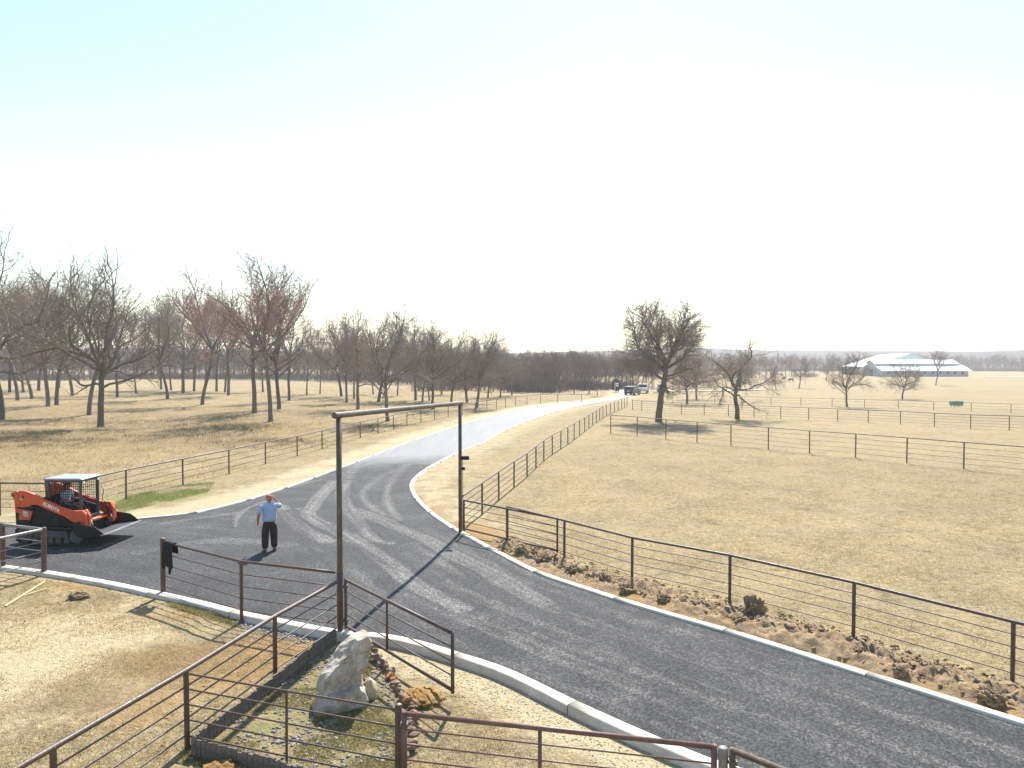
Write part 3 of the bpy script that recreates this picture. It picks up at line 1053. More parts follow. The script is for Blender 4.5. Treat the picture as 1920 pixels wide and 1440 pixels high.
# ------------------------------------------------------------------ bare trees
def tree_arrays(seed, H, W, clear, fork, gnarl, stems, lats, spread=0.9, lean=(0, 0), r0=0.02, droop=0.0, dens=1.0, leader=False, wob=0.13):
    rng = np.random.RandomState(seed)
    cz, rz_ = H * (1 + clear) / 2, H * (1 - clear) / 2
    cen = np.array([lean[0], lean[1], cz])
    rad = np.array([W, W, rz_])
    s = H / 12.0

    def env(p, d):
        a = (p - cen) / rad
        b_ = d / rad
        A = b_ @ b_
        B = a @ b_
        Cc = a @ a - 1
        D = B * B - A * Cc
        if D <= 0:
            return 0.0
        return max(0.0, (-B + math.sqrt(D)) / A)

    def grow(p, d, L, n, g, upb):
        pts_ = [p]
        d = d / np.linalg.norm(d)
        for i in range(n):
            d = d + rng.normal(0, g, 3) + np.array([0, 0, upb])
            d = d / np.linalg.norm(d)
            p = p + d * L / n
            pts_.append(p)
        return np.array(pts_)

    def dirv(az, el):
        return np.array([math.cos(az) * math.cos(el), math.sin(az) * math.cos(el), math.sin(el)])
    br = {0: [], 1: [], 2: [], 3: [], 4: []}
    nt = 8
    tl = H * (0.8 if leader else fork * 1.08)
    t0 = grow(np.array([0, 0, 0.0]), np.array([lean[0] / H, lean[1] / H, 1.0]), tl, nt, gnarl * wob, 0.05)
    rb = H * r0
    tt = np.linspace(0, 1, nt + 1)
    tr = rb * (1 - tt * (0.93 if leader else 0.35)) * 0.85
    t0 = np.vstack([t0[:1] - np.array([0, 0, 0.3]), t0[:1] + (t0[1] - t0[0]) * 0.18, t0[1:]])
    tr = np.concatenate([[tr[0] * 1.55], [tr[0] * 1.08], tr[1:]])
    tt = np.concatenate([[0], [0.18 / nt], tt[1:]])
    br[0].append((t0, tr))

    def at(t):
        return np.array([np.interp(t, tt, t0[:, k]) for k in range(3)]), float(np.interp(t, tt, tr))
    L1 = []
    a0 = rng.uniform(0, 6.28)

    def limb(t, az, el, rf, fac=1.0):
        p, r_ = at(t)
        d = dirv(az, el)
        L = env(p, d) * rng.uniform(0.88, 1.0) * fac
        if L < 0.8 * s:
            return
        n = 9
        pts_ = grow(p, d, L * 0.98, n, gnarl * 0.34, 0.035 if el > 0.4 else 0.06 - droop * 0.3)
        rr = max(r_ * rf, 0.0045 * H)
        L1.append((pts_, rr, L))
        br[1].append((pts_, rr * (1 - np.linspace(0, 1, n + 1)) ** 0.85 * 0.92 + 0.0009 * H))
    for i in range(stems):
        az = a0 + i * 6.28 / stems + rng.uniform(-0.35, 0.35)
        el = math.pi / 2 - spread * rng.uniform(0.6, 1.1) * (0.25 if i == 0 else 1.0)
        if leader:
            t = fork / 0.8 + (0.97 - fork / 0.8) * (i + 0.3) / stems
            el = 0.35 + 0.85 * (i / stems) + rng.uniform(-0.15, 0.2) + (0.9 - spread) * 0.6
            az = a0 + i * 2.4
            limb(t, az, el, 0.62)
        else:
            limb(rng.uniform(0.86, 0.99), az, el, 0.72 if i else 0.85)
    for i in range(lats):
        t = (0.62 + 0.33 * i / max(1, lats)) if not leader else fork / 0.8 * rng.uniform(0.75, 1.0)
        limb(t, a0 + 1.1 + i * 2.4, rng.uniform(0.08, 0.6), 0.5, rng.uniform(0.8, 1.02))

    def kids(parents, sp, fac, npts, g, upb, lvl, rfac, rmin, t_lo, lmin):
        out = []
        for (pp, r_, L) in parents:
            m = len(pp) - 1
            n = max(2, int(L / sp * dens * rng.uniform(0.85, 1.15)))
            for j in range(n):
                t = t_lo + (1 - t_lo) * (j + rng.uniform(0.0, 1.0)) / n
                k = min(int(t * m), m - 1)
                fr = t * m - k
                p = pp[k] * (1 - fr) + pp[k + 1] * fr
                pd = pp[k + 1] - pp[k]
                pd = pd / (np.linalg.norm(pd) + 1e-9)
                s_ = rng.normal(0, 1, 3)
                s_ -= pd * (s_ @ pd)
                s_ /= np.linalg.norm(s_)
                an = rng.uniform(0.45, 1.15)
                d = pd * math.cos(an) + s_ * math.sin(an)
                d[2] += 0.14 - droop
                d /= np.linalg.norm(d)
                LL = max(L * fac * (1.1 - 0.75 * t), lmin) * rng.uniform(0.6, 1.25)
                e = env(p, d)
                LL = min(LL, max(e, lmin * 0.8))
                q_ = grow(p, d, LL, npts, g, upb)
                rr = max(rmin, r_ * rfac * (1 - 0.55 * t))
                out.append((q_, rr, LL))
                br[lvl].append((q_, rr * (1 - np.linspace(0, 1, npts + 1)) ** 0.8 * 0.85 + rmin * 0.4))
        return out
    L2 = kids(L1, 0.46 * s, 0.62, 6, gnarl * 0.42, 0.045 - droop * 0.4, 2, 0.5, 0.020 * s, 0.16, 0.9 * s)
    L3 = kids(L2, 0.30 * s, 0.56, 4, gnarl * 0.42, 0.03 - droop * 0.3, 3, 0.5, 0.0125 * s, 0.12, 0.55 * s)
    L4 = kids(L3, 0.19 * s, 0.6, 2, gnarl * 0.4, 0.02 - droop * 0.2, 4, 0.5, 0.0078 * s, 0.1, 0.42 * s)
    return br, None


def tubes_np(group, k, rot0=0.0):
    P = np.stack([g[0] for g in group])
    Rr = np.stack([g[1] for g in group])
    B_, n, _ = P.shape
    T = np.gradient(P, axis=1)
    T /= np.linalg.norm(T, axis=2)[..., None] + 1e-9
    ref = np.where(np.abs(T[:, :1, 2:3]) < 0.8, np.array([0, 0, 1.0]), np.array([1.0, 0, 0]))
    ref = np.broadcast_to(ref, T.shape)
    A = np.cross(T, ref)
    A /= np.linalg.norm(A, axis=2)[..., None] + 1e-9
    Bn = np.cross(A, T)
    V = []
    for j in range(k):
        an = 2 * math.pi * j / k + rot0
        V.append(P + (A * math.cos(an) + Bn * math.sin(an)) * Rr[..., None])
    V = np.stack(V, 2)            # B,n,k,3
    ix = np.arange(B_ * n * k).reshape(B_, n, k)
    Fs = []
    for j in range(k):
        j2 = (j + 1) % k
        Fs.append(np.stack([ix[:, :-1, j], ix[:, :-1, j2], ix[:, 1:, j2], ix[:, 1:, j]], -1).reshape(-1, 4))
    return V.reshape(-1, 3), np.concatenate(Fs)


def join_np(parts):
    V, Fq, o = [], [], 0
    for v, f in parts:
        V.append(v)
        Fq.append(f + o)
        o += len(v)
    return np.concatenate(V), np.concatenate(Fq)


class TreeKind:
    def __init__(s, red=0.0, **kw):
        br, tips = tree_arrays(**kw)
        zz_ = np.concatenate([g[0][:, 2] for l in (3, 4) for g in br[l]])
        s.H = float(np.percentile(zz_, 98.5))
        tv, tf = join_np([tubes_np(br[0], 9), tubes_np(br[1], 6)])
        s.trunk = np_mesh('trunk', tv, tf, 'bark', True)
        cv, cf = join_np([tubes_np(br[2], 4), tubes_np(br[3], 3), tubes_np(br[4], 3)])
        s.crown = np_mesh('crown', cv, cf, 'twig_red' if red else 'twig', False)
        s.ntri = 2 * (len(tf) + len(cf))

    def place(s, x, y, height, rz, label, group=None, name='oak_tree', sx=1.0):
        k = height / s.H
        e = empty(name, (x, y, gz(x, y) - 0.02), rz)
        tag(e, label, 'tree', group)
        put('trunk', s.trunk, e, (0, 0, 0), (0, 0, 0), (k * sx, k * sx, k))
        put('crown', s.crown, e, (0, 0, 0), (0, 0, 0), (k * sx, k * sx, k))
        return e


K = {
    'oakL': TreeKind(seed=11, H=15, W=7.2, clear=0.15, fork=0.31, gnarl=0.52, stems=6, lats=5, spread=1.0, r0=0.021, dens=0.85),
    'oakB': TreeKind(seed=14, H=15, W=6.4, clear=0.18, fork=0.30, gnarl=0.48, stems=6, lats=4, spread=0.95, r0=0.018, lean=(0.4, 0), dens=0.85),
    'oakR': TreeKind(seed=29, H=12, W=5.0, clear=0.12, fork=0.38, gnarl=0.46, stems=7, lats=6, spread=1.0, lean=(0.2, 0), r0=0.028, droop=0.10, dens=1.4),
    'gnarly': TreeKind(seed=31, H=8.5, W=5.2, clear=0.05, fork=0.36, gnarl=0.78, stems=5, lats=5, spread=1.15, r0=0.028, droop=0.16, dens=0.8),
    'tall': TreeKind(seed=42, H=16, W=5.0, clear=0.2, fork=0.36, gnarl=0.42, stems=5, lats=4, spread=0.75, r0=0.015, lean=(0.2, 0), dens=0.9),
    'tall2': TreeKind(seed=45, H=16, W=4.8, clear=0.2, fork=0.38, gnarl=0.42, stems=5, lats=4, spread=0.75, r0=0.015, lean=(-0.3, 0.1), dens=0.9),
    'tall_red': TreeKind(red=1, seed=47, H=16, W=5.4, clear=0.22, fork=0.38, gnarl=0.40, stems=6, lats=4, spread=0.8, r0=0.015, dens=0.9),
    'slim': TreeKind(seed=55, H=13, W=3.3, clear=0.22, fork=0.34, gnarl=0.38, stems=11, lats=3, spread=0.6, r0=0.013, leader=True, dens=1.2),
    'slim2': TreeKind(seed=56, H=13, W=3.9, clear=0.2, fork=0.36, gnarl=0.42, stems=5, lats=4, spread=0.75, r0=0.014, dens=1.0),
    'slim_red': TreeKind(red=1, seed=58, H=13, W=3.6, clear=0.22, fork=0.38, gnarl=0.40, stems=5, lats=4, spread=0.7, r0=0.014, dens=1.05),
    'round': TreeKind(seed=63, H=11, W=5.6, clear=0.12, fork=0.30, gnarl=0.52, stems=6, lats=5, spread=1.1, r0=0.020, dens=0.85),
    'round2': TreeKind(seed=71, H=11, W=4.9, clear=0.14, fork=0.32, gnarl=0.52, stems=6, lats=5, spread=1.0, r0=0.018, dens=0.88),
    'low': TreeKind(seed=86, H=8, W=4.6, clear=0.08, fork=0.28, gnarl=0.52, stems=6, lats=5, spread=1.15, r0=0.022, droop=0.10, dens=0.8),
}


def plant(kind, px, py, top, label, group=None, rz=None, sx=1.0, name='oak_tree'):
    p = G(px, py)
    d = p.y
    h = (py - top) * d / 1381.0 * (1 + 0.0)
    return K[kind].place(p.x, p.y, h, random.uniform(0, 6.28) if rz is None else rz, label, group, name, sx)


# the ones that stand out
plant('oakL', 0, 787, 430, 'large bare oak cut off by the left edge of the picture', rz=0.4)
plant('oakL', 189, 800, 478, 'large spreading bare oak above the loader, nearest trunk on the left', rz=2.2, sx=0.95)
plant('tall', 167, 777, 485, 'tall bare tree close behind the large oak on the left', rz=1.0)
plant('tall2', 477, 775, 487, 'tall bare tree just left of the tallest reddish-twigged one', rz=4.0)
plant('tall_red', 508, 791, 483, 'tallest bare tree with reddish twigs, nearest of the close-set group', rz=0.7)
plant('oakB', 523, 767, 505, 'broad bare tree just behind the tallest reddish-twigged one', rz=5.1, sx=0.85)
plant('slim_red', 379, 757, 503, 'slender bare tree with reddish crown between the large oak and the tallest tree', rz=2.0)
plant('round', 727, 790, 574, 'bare oak right behind the left roadside fence under the gateway beam', rz=1.4, sx=0.9)
plant('round2', 671, 767, 577, 'bare oak a little left of the one under the gateway beam', rz=3.3)
plant('round2', 811, 767, 598, 'bare oak at the fence just left of the gateway right post', rz=0.2)
plant('round', 894, 764, 611, 'last bushy bare oak along the left fence before the wood', rz=2.6, sx=0.95)
plant('oakR', 1235, 790, 566, 'large dark spreading oak in the right pasture, tallest there', rz=3.0)
plant('gnarly', 1382, 785, 634, 'gnarled crooked bare tree in the right pasture', rz=1.1, sx=1.12)
plant('low', 1288, 757, 648, 'low bare tree just right of the large pasture oak', rz=2.0)
plant('round', 1588, 763, 660, 'bare tree in front of the open arena left of the barn', rz=0.9)
plant('low', 1692, 749, 677, 'bare tree in front of the middle of the long barn', rz=4.4)
plant('round2', 1714, 725, 676, 'small bare tree close behind the one before the barn', rz=1.9)
plant('tall', 1755, 721, 650, 'tall thin bare tree before the right part of the barn', rz=5.2)
plant('low', 1455, 730, 688, 'small bare tree behind the gnarled tree in the right pasture', rz=0.3)
plant('round', 1498, 727, 668, 'bare tree in the far right pasture beside the dark animals', rz=3.0)
plant('round', 1549, 714, 672, 'far bare tree left of the open arena', rz=2.4)
plant('low', 1306, 749, 660, 'low bare tree half hidden behind the pair right of the large oak', rz=5.5)
plant('slim', 1120, 742, 672, 'bare tree at the edge of the wood beside the far bend', rz=0.5)
# the grove on the left
grove = [('slim2', 18, 739, 540), ('tall', 33, 754, 520), ('slim', 44, 739, 545), ('round2', 72, 736, 560), ('tall2', 90, 764, 512), ('tall', 106, 761, 500), ('slim_red', 111, 729, 570),
         ('round2', 136, 742, 560), ('slim2', 302, 731, 568), ('tall', 314, 749, 552), ('slim', 321, 732, 575), ('round2', 343, 738, 548), ('slim2', 364, 733, 560), ('slim', 384, 731, 560),
         ('slim_red', 406, 733, 560), ('slim2', 422, 735, 575), ('tall_red', 428, 742, 542), ('slim', 493, 734, 580), ('tall', 542, 751, 560), ('round2', 640, 744, 592), ('slim_red', 650, 755, 585),
         ('slim2', 664, 748, 610), ('round', 710, 753, 592), ('slim', 745, 741, 620), ('round2', 779, 750, 592), ('slim2', 792, 753, 612), ('slim', 805, 751, 618),
         ('round2', 828, 739, 625), ('round2', 846, 753, 616), ('round', 876, 754, 618), ('round2', 938, 744, 650), ('slim', 575, 742, 610), ('slim', 600, 738, 615), ('tall', 220, 745, 560), ('slim', 255, 738, 585), ('slim_red', 60, 748, 530),
         ('round2', 960, 741, 655), ('slim', 700, 738, 618), ('round2', 915, 745, 640)]
ORD = ['first', 'second', 'third', 'fourth', 'fifth', 'sixth', 'seventh', 'eighth', 'ninth', 'tenth', 'eleventh', 'twelfth', 'thirteenth', 'fourteenth', 'fifteenth', 'sixteenth', 'seventeenth', 'eighteenth',
       'nineteenth', 'twentieth', 'twenty-first', 'twenty-second', 'twenty-third', 'twenty-fourth', 'twenty-fifth']
look = {'slim': 'slender bare', 'slim2': 'forked bare', 'slim_red': 'reddish-twigged', 'tall': 'tall bare', 'tall2': 'tall bare', 'tall_red': 'tall reddish-twigged', 'round': 'broad-crowned bare', 'round2': 'round-crowned bare'}
grove.sort(key=lambda g_: g_[1])
nL = sum(1 for g_ in grove if g_[1] < 508)
for i, (kd, px, py, tp) in enumerate(grove):
    if i < nL:
        lb = '%s grove tree, %s trunk from the left edge in the set-back grove' % (look[kd], ORD[i])
    else:
        lb = '%s grove tree, %s set-back trunk right of the tallest reddish tree' % (look[kd], ORD[i - nL])
    plant(kd, px, py, tp, lb, 'grove trees in the left pasture', name='grove_tree')

# ------------------------------------------------------------------ far woods (one mass)
rng = np.random.RandomState(5)


def wood_template(seed):
    r = np.random.RandomState(seed)
    H = 10.0
    grp = [(np.array([[0, 0, -0.3], [r.normal(0, .1), r.normal(0, .1), 4.0], [r.normal(0, .3), r.normal(0, .3), 8.5]]), np.array([0.16, 0.12, 0.03]))]
    parts = [tubes_np(grp, 4)]
    W = r.uniform(2.2, 3.4)
    lim = []
    for i in range(9):
        z0 = r.uniform(1.0, 6.5)
        az = r.uniform(0, 6.28)
        L = W * r.uniform(0.7, 1.1)
        el = r.uniform(0.3, 1.1)
        d = np.array([math.cos(az) * math.cos(el), math.sin(az) * math.cos(el), math.sin(el)])
        p = np.array([0, 0, z0])
        lim.append((np.array([p, p + d * L * .5, p + d * L + np.array([0, 0, L * .15])]), np.array([0.06, 0.045, 0.02])))
    parts.append(tubes_np(lim, 3))
    v0, f0 = join_np(parts)
    f0 = np.concatenate([f0[:, [0, 1, 2]], f0[:, [0, 2, 3]]])
    n = 300
    V = np.zeros((n, 3, 3))
    for i in range(n):
        if r.rand() < 0.8:
            l = lim[r.randint(len(lim))][0]
            t = r.uniform(0.15, 1.0)
            p = l[0] * (1 - t) + l[2] * t
        else:
            p = np.array([r.normal(0, .4), r.normal(0, .4), r.uniform(4.5, 8.5)])
        d = r.normal(0, 1, 3)
        d[2] = abs(d[2]) * 0.9 + 0.1
        d /= np.linalg.norm(d)
        s_ = np.cross(d, r.normal(0, 1, 3))
        s_ /= np.linalg.norm(s_)
        L = r.uniform(0.7, 2.0)
        V[i] = (p - s_ * 0.032, p + s_ * 0.032, p + d * L)
    return np.concatenate([v0, V.reshape(-1, 3)]), np.concatenate([f0, np.arange(3 * n).reshape(-1, 3) + len(v0)])


def bush_template(seed):
    r = np.random.RandomState(seed)
    n = 170
    p = np.column_stack([r.normal(0, 1.6, n), r.normal(0, 1.6, n), r.uniform(-0.2, 1.0, n)])
    d = np.column_stack([r.normal(0, .6, n), r.normal(0, .6, n), r.uniform(0.5, 1.2, n)])
    s_ = np.cross(d, r.normal(0, 1, (n, 3)))
    s_ /= np.linalg.norm(s_, axis=1)[:, None]
    V = np.stack([p - s_ * 0.05, p + s_ * 0.05, p + d * r.uniform(0.8, 2.4, n)[:, None]], 1)
    return V.reshape(-1, 3), np.arange(3 * n).reshape(-1, 3)


BT = [bush_template(s_) for s_ in range(5)]
WT = [wood_template(s_) for s_ in range(8)]


def wood(name, label, pos, hts, mat='wood'):
    parts = []
    for (x, y), h in zip(pos, hts):
        v, f = WT[rng.randint(len(WT))] if h > 3.2 else BT[rng.randint(len(BT))]
        k = h / 10.0 if h > 3.2 else h / 2.6
        a = rng.uniform(0, 6.28)
        c_, s_ = math.cos(a), math.sin(a)
        vv = np.column_stack([(v[:, 0] * c_ - v[:, 1] * s_) * k + x, (v[:, 0] * s_ + v[:, 1] * c_) * k + y, v[:, 2] * k])
        parts.append((vv, f))
    v, f = join_np(parts)
    o = put(name, np_mesh(name, v, f, mat, False))
    tag(o, label, 'wood', kind='stuff')
    return len(f)


def wood_ok(x, y):
    # keep the road, pastures and barn yard clear
    return True


pos, hts = [], []
# belt behind the left pasture, curving in to the road's far bend
edge = catmull([(-260, 235), (-150, 245), (-80, 240), (-40, 215), (-14, 172), (2, 142), (13, 140), (16.5, 146)], 3)
for i in range(len(edge) - 1):
    t_ = (edge[i + 1] - edge[i])
    n_ = np.array([-t_[1], t_[0]]) / np.linalg.norm(t_)
    for row in range(7):
        c_ = edge[i] + n_ * (rng.uniform(0, 6) + row * 6)
        pos.append(tuple(c_))
        hts.append(rng.triangular(5.0, 7.5, 11.0) * (1.4 if edge[i][0] < -30 else 1.0))
    for row in range(4):
        pos.append(tuple(edge[i] + n_ * rng.uniform(4, 40)))
        hts.append(rng.uniform(1.6, 3.0))
wood('far_wood', 'grey-brown leafless wood closing the left pasture and the road bend', pos, hts)
pos, hts = [], []
edge = catmull([(40, 300), (58, 350), (95, 420), (160, 480), (260, 500), (360, 470), (480, 420)], 5)
for i in range(len(edge) - 1):
    t_ = (edge[i + 1] - edge[i])
    n_ = np.array([-t_[1], t_[0]]) / np.linalg.norm(t_)
    for row in range(8):
        c_ = edge[i] + n_ * (rng.uniform(0, 7) + row * 7)
        pos.append(tuple(c_))
        hts.append(rng.triangular(6.0, 10.0, 15.0))
    for row in range(5):
        pos.append(tuple(edge[i] + n_ * rng.uniform(2, 50)))
        hts.append(rng.uniform(2.0, 3.1))
for k in range(120):        # loose wood between the road and the arena
    x_ = rng.uniform(38, 120)
    y_ = rng.uniform(235, 330) + x_ * 0.4
    pos.append((x_, y_))
    hts.append(rng.uniform(7, 11) if k % 3 else 2.6)
wood('far_wood', 'hazy wooded skyline behind the barn on the right', pos, hts)
# low hill carrying the skyline
hv, hf = [], []
n = 80
for i in range(n + 1):
    a = R(-55 + 110 * i / n)
    for r_, zf in ((640, -1.0), (760, 0.6), (900, 1.0), (1250, 0.9)):
        hgt = 15 + 9 * float(vnoise(i * 0.35, 0.0, 0.6, 12))
        hv.append((math.sin(a) * r_, math.cos(a) * r_, hgt * zf if zf > 0 else -2))
for i in range(n):
    for j in range(3):
        hf.append((i * 4 + j, (i + 1) * 4 + j, (i + 1) * 4 + j + 1, i * 4 + j + 1))
M['hill'] = simple('wooded_hill', (0.10, 0.085, 0.082), 0.95, 0.05, var=0.35, scale=0.09, bump=1.0, bscale=0.12)
tag(put('hill', np_mesh('hill', np.array(hv), np.array(hf), 'hill', True)), kind='structure')

# ------------------------------------------------------------------ lumps of rock and soil
def lump(seed, size, mat, name, parent=None, loc=(0, 0, 0), rot=(0, 0, 0), subdiv=3, rough=0.28, freq=1.6, facet=0.0, smooth=False):
    r = random.Random(seed)
    bm = bmesh.new()
    bmesh.ops.create_icosphere(bm, subdivisions=subdiv, radius=1.0)
    from mathutils import noise as mn
    off = Vector((r.uniform(-50, 50), r.uniform(-50, 50), r.uniform(-50, 50)))
    planes = [Vector((r.gauss(0, 1), r.gauss(0, 1), r.gauss(0, 1))).normalized() for _ in range(9)]
    for v in bm.verts:
        d = v.co.normalized()
        k = 1 + rough * mn.noise(d * freq + off) * 1.6 + rough * 0.5 * mn.noise(d * freq * 3 + off) + rough * 0.25 * mn.noise(d * freq * 8 + off)
        p = d * k
        if facet:
            for pl in planes:
                t = p.dot(pl) - (1 - facet * 0.35)
                if t > 0:
                    p -= pl * t * 0.9
        v.co = Vector((p.x * size[0], p.y * size[1], p.z * size[2]))
    me = bpy.data.meshes.new(name)
    bm.to_mesh(me)
    bm.free()
    me.materials.append(M[mat])
    if smooth:
        me.polygons.foreach_set('use_smooth', [True] * len(me.polygons))
    return put(name, me, parent, loc, rot)


# leaning boulder in the bed: pale upper slab, stacked lower blocks
bp = G(640, 1318)
BX, BY = bp.x, bp.y + 0.1


def slab(pts2, thick, yoff, seed, name, parent, mat='boulder', cut=5):
    """outline in (x,z), thickness along y with rough faces"""
    from mathutils import noise as mn
    mb = MB().prism(pts2, -thick / 2, thick / 2)
    me = mb.mesh(name, mat)
    bm = bmesh.new()
    bm.from_mesh(me)
    bmesh.ops.triangulate(bm, faces=bm.faces)
    for _ in range(3):
        le = [e for e in bm.edges if e.calc_length() > 0.09]
        bmesh.ops.subdivide_edges(bm, edges=le, cuts=1, use_grid_fill=True)
        bmesh.ops.triangulate(bm, faces=[f for f in bm.faces if len(f.verts) > 3])
    bm.normal_update()
    zmid = sum(v.co.z for v in bm.verts) / len(bm.verts)
    for v in bm.verts:
        p = v.co * 2.2 + Vector((seed * 7.1, seed * 3.3, 0))
        nrm = v.normal
        d = 0.10 * mn.noise(p) + 0.05 * mn.noise(p * 3) + 0.025 * mn.noise(p * 8)
        v.co += nrm * d
        v.co.y *= 1.0 - 0.18 * abs(v.co.x) 
    for _ in range(1):
        bmesh.ops.smooth_vert(bm, verts=bm.verts, factor=0.35, use_axis_x=True, use_axis_y=True, use_axis_z=True)
    bm.to_mesh(me)
    bm.free()
    return put(name, me, parent, (0, yoff, 0))


bo = empty('boulder', (BX, BY, gz(BX, BY)), R(22))
bo.scale = (0.84, 0.84, 0.84)
tag(bo, 'tall leaning pale sandstone boulder standing in the planted bed', 'boulder')
u = slab([(-0.50, 0.28), (-0.42, 0.62), (-0.10, 1.02), (0.22, 1.34), (0.42, 1.42), (0.53, 1.30), (0.50, 1.02), (0.36, 0.66), (0.38, 0.30), (0.1, 0.10)], 0.70, 0.05, 1, 'upper_stone', bo)
u.rotation_euler = (R(-2), R(3), 0)
lo = slab([(-0.66, -0.25), (-0.52, 0.22), (-0.2, 0.42), (0.22, 0.46), (0.42, 0.30), (0.40, -0.25)], 0.62, -0.10, 2, 'base_stone', bo)
lo.rotation_euler = (R(8), 0, R(8))
o = lump(5, (0.15, 0.2, 0.24), 'palestone', 'rock', None, (BX + 0.44, BY + 0.25, 0.08), (0.2, 0, 0.5), 3, 0.2, 1.5, 0.8)
tag(o, 'small pale rock leaning against the right side of the boulder', 'rock')

# timber edging of the bed, board by board
ed = empty('timber_edging', (P1.x, P1.y - 0.3, 0))
tag(ed, 'grey timber edging boards around the planted bed beside the boulder', 'edging')
E0 = Vector((P1.x - 0.02, P1.y - 0.32, 0))
E1 = Vector((-4.86, 11.02, 0))
E2 = Vector((-1.75, 9.72, 0))
bme = MB().box((0, 0, 0), (0.088, 0.04, 0.5)).mesh('edging_board', 'timber')
for a_, b_ in ((E0, E1), (E1, E2)):
    L = (b_ - a_).length
    n_ = int(L / 0.097)
    u_ = (b_ - a_).normalized()
    an = math.atan2(u_.y, u_.x)
    for i in range(n_):
        p = a_ + u_ * (i + 0.5) * L / n_
        put('edging_board', bme, ed, p - Vector((P1.x, P1.y - 0.3, 0)) + Vector((0, random.uniform(-.006, .006), -0.04 + random.uniform(-0.025, 0.02))), (random.uniform(-.03, .03), random.uniform(-.03, .03), an + random.uniform(-.06, .06)))
MB().box((E1 + E2) / 2 - Vector((P1.x, P1.y - 0.3, 0)) + Vector((0.02, 0.04, 0.10)), ((E2 - E1).length, 0.035, 0.09), (0, 0, math.atan2((E2 - E1).y, (E2 - E1).x))).build('rail_board', 'timber', ed)

# red sandstone border stones on the bed's right side
sb = empty('stone_border', (G(700, 1215).x, G(700, 1215).y, -0.06))
tag(sb, 'row of rough red sandstone pieces edging the bed right of the boulder', 'stone border')
bl = catmull(GG([(690, 1208), (715, 1240), (745, 1285), (768, 1325), (775, 1375), (762, 1430)]) + [(-1.35, 9.0)], 0.05)
seg = np.concatenate([[0], np.cumsum(np.sqrt(((bl[1:] - bl[:-1]) ** 2).sum(1)))])
a = 0.0
k = 0
while a < seg[-1]:
    w = random.uniform(0.12, 0.26)
    x_ = float(np.interp(a + w / 2, seg, bl[:, 0])) + random.uniform(-0.06, 0.06)
    y_ = float(np.interp(a + w / 2, seg, bl[:, 1])) + random.uniform(-0.05, 0.05)
    lump(100 + k, (w * 0.56, random.uniform(0.07, 0.14), random.uniform(0.04, 0.09)), 'orangestone' if k in (9, 10, 15) else 'redstone', 'stone', sb,
         (x_ - sb.location.x, y_ - sb.location.y, 0.07), (random.uniform(-.3, .3), random.uniform(-.3, .3), random.uniform(0, 3)), 2, 0.16, 1.5, 1.25)
    a += w * 0.98
    k += 1

# soil heaps
p = G(792, 1305)
o = lump(51, (0.36, 0.42, 0.15), 'mound', 'soil_mound', None, (p.x, p.y, -0.07), (0, 0, 0.4), 4, 0.22, 5.0, 0, True)
tag(o, 'orange-brown soil mound between the border stones and the open gate leaf', 'soil mound')
p = G(420, 1440)
o = lump(52, (0.35, 0.28, 0.13), 'mound', 'soil_mound', None, (p.x, p.y, -0.06), (0, 0, 0.1), 4, 0.22, 5.0, 0, True)
tag(o, 'orange-brown soil mound in front of the timber edging at the bottom edge', 'soil mound')


# bank of turned soil along the right kerb: an uneven ridge, plus clods that stand out
def bank():
    from mathutils import noise as mn
    ln = CR[(CR[:, 1] > 6) & (CR[:, 1] < 27) & (CR[:, 0] > -1.6)]
    dense = []
    for i in range(len(ln) - 1):
        n_ = max(1, int(np.linalg.norm(ln[i + 1] - ln[i]) / 0.05))
        for t in range(n_):
            dense.append(ln[i] + (ln[i + 1] - ln[i]) * t / n_)
    ln = np.array(dense)
    tn = np.gradient(ln, axis=0)
    tn /= np.linalg.norm(tn, axis=1)[:, None]
    nr = np.stack([tn[:, 1], -tn[:, 0]], 1)
    W_ = 40
    offs = np.linspace(0.24, 1.75, W_)
    V = np.zeros((len(ln), W_, 3))
    for j, o_ in enumerate(offs):
        pxy = ln + nr * o_
        g_ = gz_np(pxy)
        for i, (x_, y_) in enumerate(pxy):
            prof = math.sin(min(1, max(0, (o_ - 0.26) / 1.42)) * math.pi) ** 0.8
            along = 0.55 + 0.9 * max(-0.4, mn.noise(Vector((x_ * 0.55, y_ * 0.55, 3))))
            h = prof * along * 0.20
            nz = mn.noise(Vector((x_ * 2.3, y_ * 2.3, 1))) * 0.14 + (0.45 - abs(mn.noise(Vector((x_ * 3.6, y_ * 3.6, 7))))) * 0.20 - 0.05 + (0.4 - abs(mn.noise(Vector((x_ * 8.5, y_ * 8.5, 9))))) * 0.14 - 0.04 + mn.noise(Vector((x_ * 19, y_ * 19, 7))) * 0.06
            V[i, j] = (x_, y_, g_[i] - 0.02 + h + nz * prof * 0.9 - (0.06 if j in (0, W_ - 1) else 0))
    n_ = len(ln)
    ix = np.arange(n_ * W_).reshape(n_, W_)
    Fq = np.stack([ix[:-1, :-1].ravel(), ix[:-1, 1:].ravel(), ix[1:, 1:].ravel(), ix[1:, :-1].ravel()], 1)
    o = put('soil_bank', np_mesh('soil_bank', V.reshape(-1, 3), Fq, 'clay', False))
    return tag(o, 'low uneven bank of turned brown soil along the right kerb', 'soil', kind='stuff')


